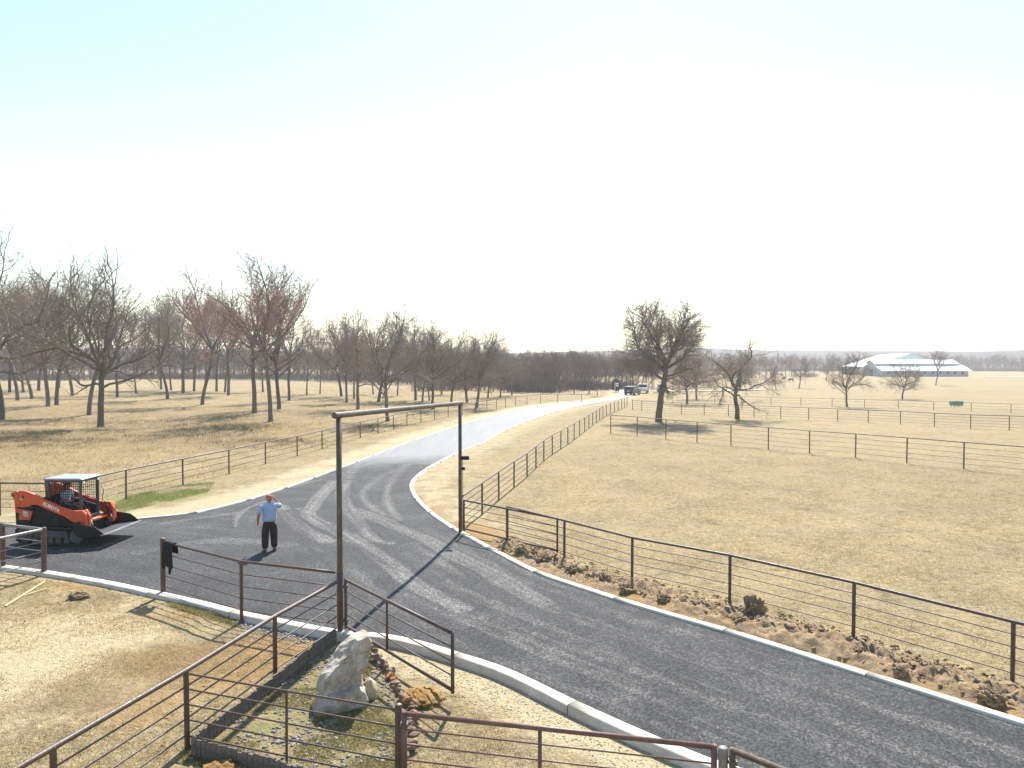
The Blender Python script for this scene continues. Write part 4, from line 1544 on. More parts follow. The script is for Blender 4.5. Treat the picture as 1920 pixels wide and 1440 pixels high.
bank()
clods = [(1413, 1150, 0.27, 'largest upright soil clod on the bank, beside the third fence post'), (1527, 1188, 0.22, 'dark soil clod on the bank midway before the fourth fence post'),
         (1385, 1165, 0.17, 'soil clod just left of the largest one on the bank'), (1610, 1225, 0.2, 'soil clod heaped under the fourth fence post'),
         (975, 1035, 0.22, 'soil clod under the folded gate leaf, nearest the gateway'), (1020, 1050, 0.24, 'soil clod under the free end of the folded gate leaf'),
         (1075, 1072, 0.24, 'soil clod right of the folded gate leaf on the bank'), (1130, 1085, 0.22, 'broad soil clod left of the second fence post'),
         (1175, 1106, 0.2, 'soil clod at the foot of the second fence post'), (1245, 1125, 0.18, 'soil clod a little right of the second fence post'),
         (1320, 1135, 0.16, 'small soil clod left of the third fence post'), (1690, 1262, 0.17, 'soil clod between the fourth and fifth fence posts'),
         (1860, 1310, 0.24, 'soil clod on the bank at the right edge of the picture')]
for i, (px, py, s_, lb) in enumerate(clods):
    p = G(px, py, 0.1)
    tall_ = 1.15 if i == 0 else 0.6
    s_ *= 1.0 if i == 0 else 0.85
    o = lump(200 + i, (s_ * random.uniform(0.8, 1.1), s_ * random.uniform(0.7, 1.0), s_ * tall_), 'clay', 'soil_clod', None, (p.x, p.y, 0.10 + s_ * 0.12), (random.uniform(-.3, .3), random.uniform(-.3, .3), random.uniform(0, 6)), 4, 0.5, 2.4, 0.0)
    tag(o, lb, 'soil clod', 'clods on the soil bank')


# ------------------------------------------------------------------ scattered stuff
def scatter(name, label, cat, poly, n, size, mat, seed, zoff=0.0, flat=0.6, mask=None):
    r = np.random.RandomState(seed)
    poly = np.asarray(poly)
    lo_, hi_ = poly.min(0), poly.max(0)
    pts_ = np.column_stack([r.uniform(lo_[0], hi_[0], n * 4), r.uniform(lo_[1], hi_[1], n * 4)])
    pts_ = pts_[inpoly(pts_, poly)]
    if mask is not None:
        pts_ = pts_[mask(pts_, r)]
    pts_ = pts_[:n]
    n = len(pts_)
    zz = gz_np(pts_) + zoff
    base = np.array([(1, 0, 0), (-1, 0, 0), (0, 1, 0), (0, -1, 0), (0, 0, 1), (0, 0, -1)], float)
    tri = np.array([(0, 2, 4), (2, 1, 4), (1, 3, 4), (3, 0, 4), (2, 0, 5), (1, 2, 5), (3, 1, 5), (0, 3, 5)])
    sc_ = size[0] + (size[1] - size[0]) * r.rand(n) ** 2.5
    V = base[None] * (1 + 0.5 * (r.rand(n, 6, 1) - 0.5)) * sc_[:, None, None]
    V += r.normal(0, 0.22, V.shape) * sc_[:, None, None]
    V[:, :, 2] *= flat
    an = r.uniform(0, 6.28, n)
    c_, s_ = np.cos(an)[:, None], np.sin(an)[:, None]
    x_, y_ = V[:, :, 0] * c_ - V[:, :, 1] * s_, V[:, :, 0] * s_ + V[:, :, 1] * c_
    V = np.stack([x_ + pts_[:, :1], y_ + pts_[:, 1:], V[:, :, 2] + zz[:, None] + sc_[:, None] * 0.2], 2)
    Fq = (tri[None] + (np.arange(n) * 6)[:, None, None]).reshape(-1, 3)
    o = put(name, np_mesh(name, V.reshape(-1, 3), Fq, mat, False))
    return tag(o, label, cat, kind='stuff')


bankpoly = np.array(GG([(925, 1025), (1000, 1055), (1100, 1090), (1230, 1130), (1400, 1180), (1560, 1235), (1700, 1275), (1920, 1345)]) + [(14, 9)] + GG([(1900, 1285), (1600, 1195), (1370, 1130), (1185, 1085), (1050, 1040), (950, 1010)]))
scatter('soil_crumbs', 'loose crumbs of brown soil over the bank along the right kerb', 'soil', bankpoly, 5200, (0.008, 0.06), 'clay', 9, 0.04, 0.7)
scatter('gravel', 'grey crushed stone lying in the planted bed', 'gravel', BED, 2600, (0.010, 0.045), 'greystone', 1, 0.0,
        mask=lambda q_, r: vnoise(q_[:, 0], q_[:, 1], 2.2, 4) + r.uniform(-.25, .25, len(q_)) > 0.5)
gp = np.array(GG([(690, 1195), (860, 1240), (985, 1290), (1150, 1365), (1330, 1440)]) + [(3.0, 8.8), (1.2, 9.4)] + GG([(1100, 1400), (960, 1340), (840, 1300), (700, 1215)]))
scatter('gravel', 'pale crushed stone strewn beside the near kerb', 'gravel', gp, 3800, (0.006, 0.022), 'palestone', 2)
scatter('gravel', 'grey crushed stone piled at the kerb by the left fence', 'gravel', np.array(GG([(425, 1150), (470, 1158), (560, 1180), (610, 1190), (560, 1200), (450, 1172)])), 500, (0.015, 0.05), 'greystone', 3)
yard = np.array([(-15, 18.5)] + GG([(85, 1085), (300, 1122), (460, 1165), (600, 1195)]) + [(-4.6, 13), (-5.7, 8.5), (-12, 8.5)])
scatter('dry_leaves', 'fallen brown leaves scattered over the left yard', 'leaves', yard, 1700, (0.010, 0.034), 'mound', 4, 0.0, 0.22,
        mask=lambda q_, r: vnoise(q_[:, 0], q_[:, 1], 0.45, 14) + r.uniform(-.15, .15, len(q_)) > 0.58)


def blades(name, label, pts_, hgt, wid, mat, seed, nb=5, spread=0.05, lean=0.5):
    r = np.random.RandomState(seed)
    n = len(pts_)
    zz = gz_np(pts_)
    P_ = np.repeat(np.column_stack([pts_, zz - 0.005]), nb, 0)
    m = len(P_)
    P_[:, :2] += r.normal(0, spread, (m, 2))
    h = np.repeat(hgt[0] + (hgt[1] - hgt[0]) * r.rand(n), nb) * r.uniform(0.6, 1.15, m)
    w = wid * r.uniform(0.7, 1.3, m)
    an = r.uniform(0, 6.28, m)
    d = np.column_stack([np.cos(an), np.sin(an)])
    la = r.uniform(0, 6.28, m)
    ll = h * r.uniform(0.1, lean, m)
    V = np.zeros((m, 3, 3))
    V[:, 0] = P_
    V[:, 0, :2] -= d * w[:, None]
    V[:, 1] = P_
    V[:, 1, :2] += d * w[:, None]
    V[:, 2] = P_
    V[:, 2, 0] += np.cos(la) * ll
    V[:, 2, 1] += np.sin(la) * ll
    V[:, 2, 2] += h
    rnd = np.repeat(np.clip(np.repeat(r.rand(n), nb) * 0.6 + r.rand(m) * 0.4, 0, 1), 3)
    o = put(name, np_mesh(name, V.reshape(-1, 3), np.arange(m * 3).reshape(-1, 3), mat, False, dict(rnd=rnd)))
    return tag(o, label, 'grass', kind='stuff')


M['straw'] = mat_blades('dry_blades', [(0.2, (0.26, 0.205, 0.115)), (0.5, (0.40, 0.32, 0.18)), (0.8, (0.52, 0.42, 0.25))])
M['pasture_straw'] = mat_blades('tall_dry_blades', [(0.2, (0.27, 0.205, 0.105)), (0.5, (0.44, 0.34, 0.175)), (0.8, (0.56, 0.44, 0.24))])
M['green_blades'] = mat_blades('green_blades', [(0.2, (0.14, 0.17, 0.05)), (0.5, (0.25, 0.28, 0.09)), (0.8, (0.40, 0.37, 0.17))])
M['moss_blades'] = mat_blades('olive_blades', [(0.2, (0.16, 0.14, 0.05)), (0.5, (0.28, 0.245, 0.10)), (0.8, (0.42, 0.35, 0.18))])


def rnd_in(poly, n, seed, keep=None):
    r = np.random.RandomState(seed)
    poly = np.asarray(poly)
    lo_, hi_ = poly.min(0), poly.max(0)
    p = np.column_stack([r.uniform(lo_[0], hi_[0], n * 5), r.uniform(lo_[1], hi_[1], n * 5)])
    p = p[inpoly(p, poly)]
    if keep is not None:
        p = p[keep(p, r)]
    return p[:n]


blades('dry_grass', 'short dry lawn grass over the left yard', rnd_in(yard, 26000, 11, lambda q_, r: vnoise(q_[:, 0], q_[:, 1], 0.9, 21) + r.uniform(-.35, .35, len(q_)) > 0.4), (0.02, 0.05), 0.006, 'straw', 21, 4, 0.04, 1.4)
fr = np.array([(-1.3, 12.4), (-3.2, 9.2), (-1.3, 8.5), (2.2, 8.5), (0.6, 10.8), (-0.9, 12.9)])
blades('dry_grass', 'short dry grass between the border stones and the near kerb', rnd_in(fr, 5000, 12, lambda q_, r: (vnoise(q_[:, 0], q_[:, 1], 1.3, 22) + r.uniform(-.3, .3, len(q_)) > 0.45)), (0.02, 0.05), 0.006, 'straw', 22, 4, 0.04, 1.4)
rightf = np.array(GG([(905, 975), (1185, 1090), (1600, 1198), (1898, 1290)]) + [(13, 9), (22, 14), (27, 30), (26.5, 38.5), (8.3, 61)] + GG([(1025, 862)]))
blades('dry_grass', 'short dormant grass of the right pasture', rnd_in(rightf, 46000, 13, lambda q_, r: (vnoise(q_[:, 0], q_[:, 1], 0.6, 23) + r.uniform(-.35, .35, len(q_)) > 0.42) & (r.rand(len(q_)) < np.clip(20.0 / q_[:, 1], 0.12, 1))), (0.025, 0.06), 0.008, 'straw', 23, 4, 0.06, 1.5)
leftf = np.array([(-17.5, 30), (-13.4, 48), (-9, 71), (-2, 92), (3, 108), (-5, 150), (-60, 200), (-110, 140), (-60, 60), (-26, 29)])
blades('pasture_grass', 'long dry grass of the wooded left pasture', rnd_in(leftf, 42000, 14, lambda q_, r: (vnoise(q_[:, 0], q_[:, 1], 0.22, 24) + r.uniform(-.3, .3, len(q_)) > 0.40) & (r.rand(len(q_)) < np.clip(45.0 / q_[:, 1], 0.1, 1) ** 1.5)), (0.06, 0.20), 0.016, 'pasture_straw', 24, 5, 0.2, 1.3)
blades('green_grass', 'fresh green grass at the foot of the left fence behind the loader', rnd_in(np.array(GG([(212, 950), (240, 930), (330, 912), (400, 905), (390, 922), (300, 945), (230, 962)])), 2600, 15, lambda q_, r: vnoise(q_[:, 0], q_[:, 1], 1.1, 41) + r.uniform(-.35, .35, len(q_)) > 0.45), (0.04, 0.10), 0.010, 'green_blades', 25, 5, 0.07, 0.9)
blades('moss_grass', 'olive ground cover patches in the planted bed', rnd_in(BED, 7500, 16, lambda q_, r: vnoise(q_[:, 0], q_[:, 1], 1.7, 31) > 0.42), (0.025, 0.06), 0.008, 'moss_blades', 26, 5, 0.05, 1.2)
blades('weed_grass', 'tufts of weeds along the near kerb under the left fence', rnd_in(np.array(GG([(310, 1125), (440, 1150), (450, 1170), (330, 1140)])), 900, 17), (0.03, 0.07), 0.008, 'moss_blades', 27, 5, 0.05, 1.0)

M['weed_blades'] = mat_blades('dead_weed_blades', [(0.2, (0.11, 0.085, 0.05)), (0.5, (0.20, 0.155, 0.09)), (0.8, (0.32, 0.25, 0.15))])
wl = []
for (px, py, rx, ry, n_) in ((35, 832, 6, 3.5, 900), (430, 802, 5, 4, 700), (310, 822, 4, 3, 400), (500, 830, 3.5, 2.5, 350), (110, 812, 5, 2.5, 400), (690, 800, 2.5, 2, 200), (250, 790, 6, 4, 300)):
    c = G(px, py)
    r_ = np.random.RandomState(int(px))
    pp = np.column_stack([r_.normal(c.x, rx * 0.6, n_), r_.normal(c.y, ry * 0.6, n_)])
    wl.append(pp[vnoise(pp[:, 0], pp[:, 1], 0.6, 51) > 0.42])
wl = np.vstack(wl)
wl = wl[(wl[:, 1] > 34) & (pdist(wl, CL)[0] > 5.5)]
blades('dead_weeds', 'dark dead weeds in patches under the left pasture trees', wl, (0.12, 0.38), 0.014, 'weed_blades', 28, 6, 0.16, 0.8)

# laths and debris on the yard
for i, ((ax, ay), (bx_, by_), w, lb) in enumerate((((10, 1136), (84, 1090), 0.045, 'long yellow wooden lath lying on the yard at the left'), ((45, 1117), (88, 1103), 0.03, 'short yellow wooden lath beside the long one'))):
    a_, b_ = G(ax, ay), G(bx_, by_)
    a_.z, b_.z = gz(a_.x, a_.y) + 0.03, gz(b_.x, b_.y) + 0.035
    d_ = b_ - a_
    o = MB().box((0, 0, 0), (d_.length, w, 0.022)).build('wooden_lath', 'lath')
    o.location = (a_ + b_) / 2
    o.rotation_euler = d_.to_track_quat('X', 'Z').to_euler()
    tag(o, lb, 'lath')
p = G(148, 1120)
o = lump(77, (0.24, 0.13, 0.09), 'clay', 'root_clump', None, (p.x, p.y, 0.03), (0, 0, 0.2), 3, 0.5, 2.5)
tag(o, 'small clump of roots and soil lying on the yard', 'debris')
p = G(139, 1118)
o = MB().box((0, 0, 0.1), (0.05, 0.03, 0.2), (0.1, 0.2, 0.4)).build('wooden_stake', 'lath')
o.location = (p.x, p.y - 0.12, -0.02)
tag(o, 'short pale stake stuck beside the root clump', 'stake')


# ------------------------------------------------------------------ dark jacket hung on the fence
def jacket():
    from mathutils import noise as mn
    a_ = Vector((pA.x, pA.y, 0))
    b_ = G(453, 1160)
    u_ = (Vector((b_.x, b_.y, 0)) - a_).normalized()
    root_loc = a_ + u_ * 0.12 + Vector((0, 0, 1.33))
    n_u, n_v = 18, 22
    W_ = 0.46
    V, Fq = [], []
    nrm = Vector((u_.y, -u_.x, 0))
    if nrm.y > 0:
        nrm = -nrm
    for i in range(n_u + 1):
        s_ = i / n_u
        left_len = 0.30
        drop = 0.66 + 0.05 * math.sin(s_ * 9 + 0.6) + (0.10 if 0.62 < s_ < 0.9 else 0) - 0.12 * max(0, s_ - 0.9) * 10 * 0.3
        for j in range(n_v + 1):
            t = j / n_v
            arc = -left_len + (left_len + drop) * t
            fold = 0.035 * math.sin(s_ * 17 + arc * 3) * min(1, abs(arc) * 4)
            x_ = s_ * W_ + 0.02 * (s_ - 0.5) * (-abs(arc)) * 2 + 0.02 * mn.noise(Vector((s_ * 4, arc * 5, 2)))
            if abs(arc) < 0.06:
                an = arc / 0.06 * math.pi / 2
                off = 0.048 * math.sin(an)
                zz = 0.048 * math.cos(an)
            else:
                sg = 1 if arc > 0 else -1
                off = sg * (0.048 + abs(fold) + 0.02 * abs(arc))
                zz = -(abs(arc) - 0.06)
            V.append(u_ * x_ + nrm * off + Vector((0, 0, zz)))
    for i in range(n_u):
        for j in range(n_v):
            k = i * (n_v + 1) + j
            Fq.append((k, k + 1, k + n_v + 2, k + n_v + 1))
    mb = MB()
    mb.add(V, Fq)
    o = mb.build('jacket', 'cloth', None, True)
    o.location = root_loc
    m_ = o.modifiers.new('thick', 'SOLIDIFY')
    m_.thickness = 0.012
    return tag(o, 'dark jacket hanging over the top rail beside the stout capped post', 'jacket')


jacket()


# ------------------------------------------------------------------ people
def skin_obj(name, joints, edges, root, mat, parent, sub=2, order=None):
    names = list(joints)
    me = bpy.data.meshes.new(name + '_tmp')
    me.from_pydata([joints[k][0] for k in names], [(names.index(a), names.index(b)) for a, b in edges], [])
    ob = bpy.data.objects.new(name + '_tmp', me)
    C.objects.link(ob)
    sk = ob.modifiers.new('skin', 'SKIN')
    sk.use_smooth_shade = True
    sk.branch_smoothing = 0.4
    sv = me.skin_vertices[0].data
    for i, k in enumerate(names):
        r = joints[k][1]
        sv[i].radius = r if isinstance(r, tuple) else (r, r)
        sv[i].use_root = (k == root)
    ss = ob.modifiers.new('sub', 'SUBSURF')
    ss.levels = sub
    ss.render_levels = sub
    dg = bpy.context.evaluated_depsgraph_get()
    out = bpy.data.meshes.new_from_object(ob.evaluated_get(dg))
    out.name = name
    bpy.data.objects.remove(ob)
    bpy.data.meshes.remove(me)
    out.materials.clear()
    out.materials.append(M[mat])
    out.polygons.foreach_set('use_smooth', [True] * len(out.polygons))
    return put(name, out, parent)


def head_mesh(name, parent, loc, s=1.0, rz=0.0, rx=0.0):
    """skull with brow, nose, mouth, chin and ears; faces +Y"""
    bm = bmesh.new()
    bmesh.ops.create_icosphere(bm, subdivisions=4, radius=1.0)
    for v in bm.verts:
        d = v.co.copy()
        x, y, z = d.x * 0.077, d.y * 0.098, d.z * 0.118
        if z < 0:
            x *= 1 + z * 2.2
            y = y * (1 + z * 1.2) + 0.012 * (-z / 0.118)
        if d.y > 0.6:
            y -= 0.008
            nb = math.exp(-((d.x / 0.16) ** 2 + ((d.z + 0.12) / 0.26) ** 2))
            y += 0.026 * nb * (1 if d.z < 0.1 else 0.5)
            ey = math.exp(-(((abs(d.x) - 0.36) / 0.14) ** 2 + ((d.z - 0.05) / 0.12) ** 2))
            y -= 0.012 * ey
            mo = math.exp(-((d.x / 0.3) ** 2 + ((d.z + 0.52) / 0.05) ** 2))
            y -= 0.007 * mo
            ch = math.exp(-((d.x / 0.3) ** 2 + ((d.z + 0.82) / 0.2) ** 2))
            y += 0.012 * ch
        v.co = Vector((x, y, z))
    for sx in (-1, 1):
        r_ = bmesh.ops.create_icosphere(bm, subdivisions=2, radius=1.0)
        for v in r_['verts']:
            v.co = Vector((v.co.x * 0.012 + sx * 0.078, v.co.y * 0.022 - 0.005, v.co.z * 0.034 + 0.005))
    me = bpy.data.meshes.new(name)
    bm.to_mesh(me)
    bm.free()
    me.materials.append(M['skin'])
    me.polygons.foreach_set('use_smooth', [True] * len(me.polygons))
    o = put(name, me, parent, loc, (rx, 0, rz), (s, s, s))
    return o


def hand_joints(J, E, pre, wrist, palm_dir, side_dir, curl):
    """palm and five unequal bent fingers; palm_dir runs wrist->knuckles, side_dir towards the thumb"""
    pd, sd = Vector(palm_dir).normalized(), Vector(side_dir).normalized()
    nd = pd.cross(sd).normalized()
    w = Vector(wrist)
    J[pre + 'palm'] = (w + pd * 0.05, (0.034, 0.018))
    J[pre + 'knk'] = (w + pd * 0.085, (0.036, 0.015))
    E += [(pre + 'w', pre + 'palm'), (pre + 'palm', pre + 'knk')]
    for i, (off, ln) in enumerate(((0.030, 0.072), (0.010, 0.082), (-0.010, 0.076), (-0.029, 0.058))):
        a_ = w + pd * 0.09 + sd * off
        b_ = a_ + (pd * math.cos(curl * 0.6) + nd * math.sin(curl * 0.6)) * ln * 0.55
        c_ = b_ + (pd * math.cos(curl * 1.5) + nd * math.sin(curl * 1.5)) * ln * 0.45
        J[pre + 'f%da' % i] = (a_, 0.0095)
        J[pre + 'f%db' % i] = (b_, 0.0088)
        J[pre + 'f%dc' % i] = (c_, 0.007)
        E += [(pre + 'knk', pre + 'f%da' % i), (pre + 'f%da' % i, pre + 'f%db' % i), (pre + 'f%db' % i, pre + 'f%dc' % i)]
    a_ = w + pd * 0.03 + sd * 0.035
    b_ = a_ + (pd * 0.6 + sd * 0.6 + nd * 0.3).normalized() * 0.035
    c_ = b_ + (pd * 0.9 + sd * 0.2 + nd * 0.4).normalized() * 0.03
    J[pre + 't1'] = (a_, 0.012)
    J[pre + 't2'] = (b_, 0.010)
    J[pre + 't3'] = (c_, 0.008)
    E += [(pre + 'palm', pre + 't1'), (pre + 't1', pre + 't2'), (pre + 't2', pre + 't3')]


# standing man, seen from behind, right hand raised to his head
mp = G(506, 1034)
man = empty('person', (mp.x, mp.y, 0.0), R(24))
man.scale = (1.1, 1.08, 1.0)
tag(man, 'person in light blue shirt, dark trousers and red cap, right hand raised to the head', 'person')
V3 = Vector
J = {'pel': (V3((0, 0, 0.96)), (0.12, 0.09)), 'bel': (V3((0, 0.03, 1.10)), (0.15, 0.12)), 'chest': (V3((0, 0.0, 1.32)), (0.155, 0.11)), 'up': (V3((0, -0.015, 1.44)), (0.11, 0.075)),
     'nk': (V3((0, 0.0, 1.52)), 0.058), 'hd': (V3((0, 0.02, 1.60)), 0.055),
     'shl': (V3((-0.20, -0.01, 1.42)), 0.052), 'ell': (V3((-0.30, -0.05, 1.16)), 0.048), 'mal': (V3((-0.315, 0.01, 1.03)), 0.042), 'lw': (V3((-0.31, 0.07, 0.93)), 0.028),
     'shr': (V3((0.20, 0.0, 1.42)), 0.052), 'elr': (V3((0.33, 0.13, 1.38)), 0.046), 'mar': (V3((0.25, 0.13, 1.50)), 0.038), 'rw': (V3((0.165, 0.08, 1.60)), 0.027),
     'hl': (V3((-0.09, 0, 0.88)), 0.065), 'kl': (V3((-0.125, 0.02, 0.50)), 0.062), 'cl': (V3((-0.13, 0.0, 0.33)), 0.058), 'al': (V3((-0.135, -0.03, 0.10)), 0.042), 'tl': (V3((-0.17, 0.13, 0.045)), 0.036),
     'hr': (V3((0.09, 0, 0.88)), 0.065), 'kr': (V3((0.125, 0.06, 0.50)), 0.062), 'cr': (V3((0.13, 0.05, 0.33)), 0.058), 'ar': (V3((0.135, 0.03, 0.10)), 0.042), 'tr': (V3((0.17, 0.19, 0.045)), 0.036)}
E = [('pel', 'bel'), ('bel', 'chest'), ('chest', 'up'), ('up', 'nk'), ('nk', 'hd'), ('up', 'shl'), ('shl', 'ell'), ('ell', 'mal'), ('mal', 'lw'), ('up', 'shr'), ('shr', 'elr'), ('elr', 'mar'), ('mar', 'rw'),
     ('pel', 'hl'), ('hl', 'kl'), ('kl', 'cl'), ('cl', 'al'), ('al', 'tl'), ('pel', 'hr'), ('hr', 'kr'), ('kr', 'cr'), ('cr', 'ar'), ('ar', 'tr')]
hand_joints(J, E, 'l', J['lw'][0], (0.0, 0.25, -1), (0.2, 1, 0.2), 0.6)
hand_joints(J, E, 'r', J['rw'][0], (-0.35, -0.15, 0.9), (0.1, 0.9, 0.2), 0.5)
skin_obj('body', J, E, 'pel', 'skin', man)
JS = {'hem': (V3((0, 0.01, 0.90)), (0.225, 0.175)), 'wst': (V3((0, 0.03, 1.05)), (0.215, 0.18)), 'bel': (V3((0, 0.03, 1.16)), (0.212, 0.172)), 'chest': (V3((0, 0.0, 1.33)), (0.205, 0.155)), 'up': (V3((0, -0.015, 1.455)), (0.165, 0.13)), 'col': (V3((0, -0.005, 1.535)), 0.082),
      'shl': (V3((-0.21, -0.01, 1.435)), 0.088), 'ual': (V3((-0.265, -0.035, 1.29)), 0.086), 'ell': (V3((-0.30, -0.05, 1.19)), 0.084),
      'shr': (V3((0.21, 0.0, 1.445)), 0.088), 'uar': (V3((0.27, 0.07, 1.41)), 0.084), 'elr': (V3((0.315, 0.115, 1.385)), 0.078)}
ES = [('hem', 'wst'), ('wst', 'bel'), ('bel', 'chest'), ('chest', 'up'), ('up', 'col'), ('up', 'shl'), ('shl', 'ual'), ('ual', 'ell'), ('up', 'shr'), ('shr', 'uar'), ('uar', 'elr')]
skin_obj('shirt', JS, ES, 'hem', 'shirt', man)
JT = {'wst': (V3((0, 0.015, 1.02)), (0.18, 0.145)), 'pel': (V3((0, 0, 0.92)), (0.19, 0.15)), 'hl': (V3((-0.105, 0, 0.82)), 0.135), 'ml': (V3((-0.112, 0.01, 0.66)), 0.122), 'kl': (V3((-0.12, 0.02, 0.48)), 0.108), 'cl': (V3((-0.125, 0.0, 0.28)), 0.102), 'al': (V3((-0.13, -0.02, 0.08)), 0.10),
      'hr': (V3((0.105, 0, 0.82)), 0.135), 'mr': (V3((0.112, 0.03, 0.66)), 0.122), 'kr': (V3((0.12, 0.06, 0.48)), 0.108), 'cr': (V3((0.125, 0.05, 0.28)), 0.102), 'ar': (V3((0.13, 0.04, 0.08)), 0.10)}
ET = [('wst', 'pel'), ('pel', 'hl'), ('hl', 'ml'), ('ml', 'kl'), ('kl', 'cl'), ('cl', 'al'), ('pel', 'hr'), ('hr', 'mr'), ('mr', 'kr'), ('kr', 'cr'), ('cr', 'ar')]
skin_obj('trousers', JT, ET, 'pel', 'trouser', man)
for sx, y0 in ((-1, -0.03), (1, 0.03)):
    skin_obj('boot', {'h': (V3((sx * 0.13, y0 - 0.06, 0.055)), (0.05, 0.05)), 'a': (V3((sx * 0.135, y0, 0.10)), 0.066), 'm': (V3((sx * 0.15, y0 + 0.09, 0.055)), (0.055, 0.045)), 't': (V3((sx * 0.17, y0 + 0.17, 0.042)), (0.048, 0.034))},
             [('h', 'a'), ('a', 'm'), ('m', 't')], 'a', 'boot', man)
hd = head_mesh('head', man, (0, 0.03, 1.665), 1.05, R(18))
# cap: dome with a bill
mb = MB()
rings = []
for i in range(7):
    el = i / 6 * math.pi / 2
    for j in range(20):
        an = j / 20 * 2 * math.pi
        mb.v.append((0.088 * math.cos(an) * math.cos(el), 0.108 * math.sin(an) * math.cos(el), 0.085 * math.sin(el)))
for i in range(6):
    for j in range(20):
        mb.f.append((i * 20 + j, i * 20 + (j + 1) % 20, (i + 1) * 20 + (j + 1) % 20, (i + 1) * 20 + j))
bill = [(0.075 * math.cos(a_), 0.085 + 0.085 * math.sin(a_)) for a_ in np.linspace(0, math.pi, 12)]
mb.prism(bill, 0.0, 0.008, 'z')
cp = mb.build('cap', 'cap', man, True)
cp.location = (0, 0.03, 1.70)
cp.rotation_euler = (R(-6), 0, R(18))


# ------------------------------------------------------------------ compact track loader
LX, LY = -14.88, 24.4
ld = empty('track_loader', (LX, LY, 0.0), R(-2))
tag(ld, 'orange compact track loader with black bucket parked on the side road', 'track loader')


def text_obj(body, size, loc, rot, parent, mat='white', name='lettering', bold=0.012, squash=1.0):
    cu = bpy.data.curves.new('t', 'FONT')
    cu.body = body
    cu.size = size
    cu.extrude = 0.002
    cu.offset = bold * size
    cu.align_x = 'CENTER'
    cu.align_y = 'CENTER'
    ob = bpy.data.objects.new('t', cu)
    C.objects.link(ob)
    dg = bpy.context.evaluated_depsgraph_get()
    me = bpy.data.meshes.new_from_object(ob.evaluated_get(dg))
    bpy.data.objects.remove(ob)
    me.name = name
    me.materials.clear()
    me.materials.append(M[mat])
    return put(name, me, parent, loc, rot, (squash, 1, 1))


def zl(lst, sc_=406.0):
    return [((a_ - 650) / sc_, (1082 - b_) / sc_) for a_, b_ in lst]


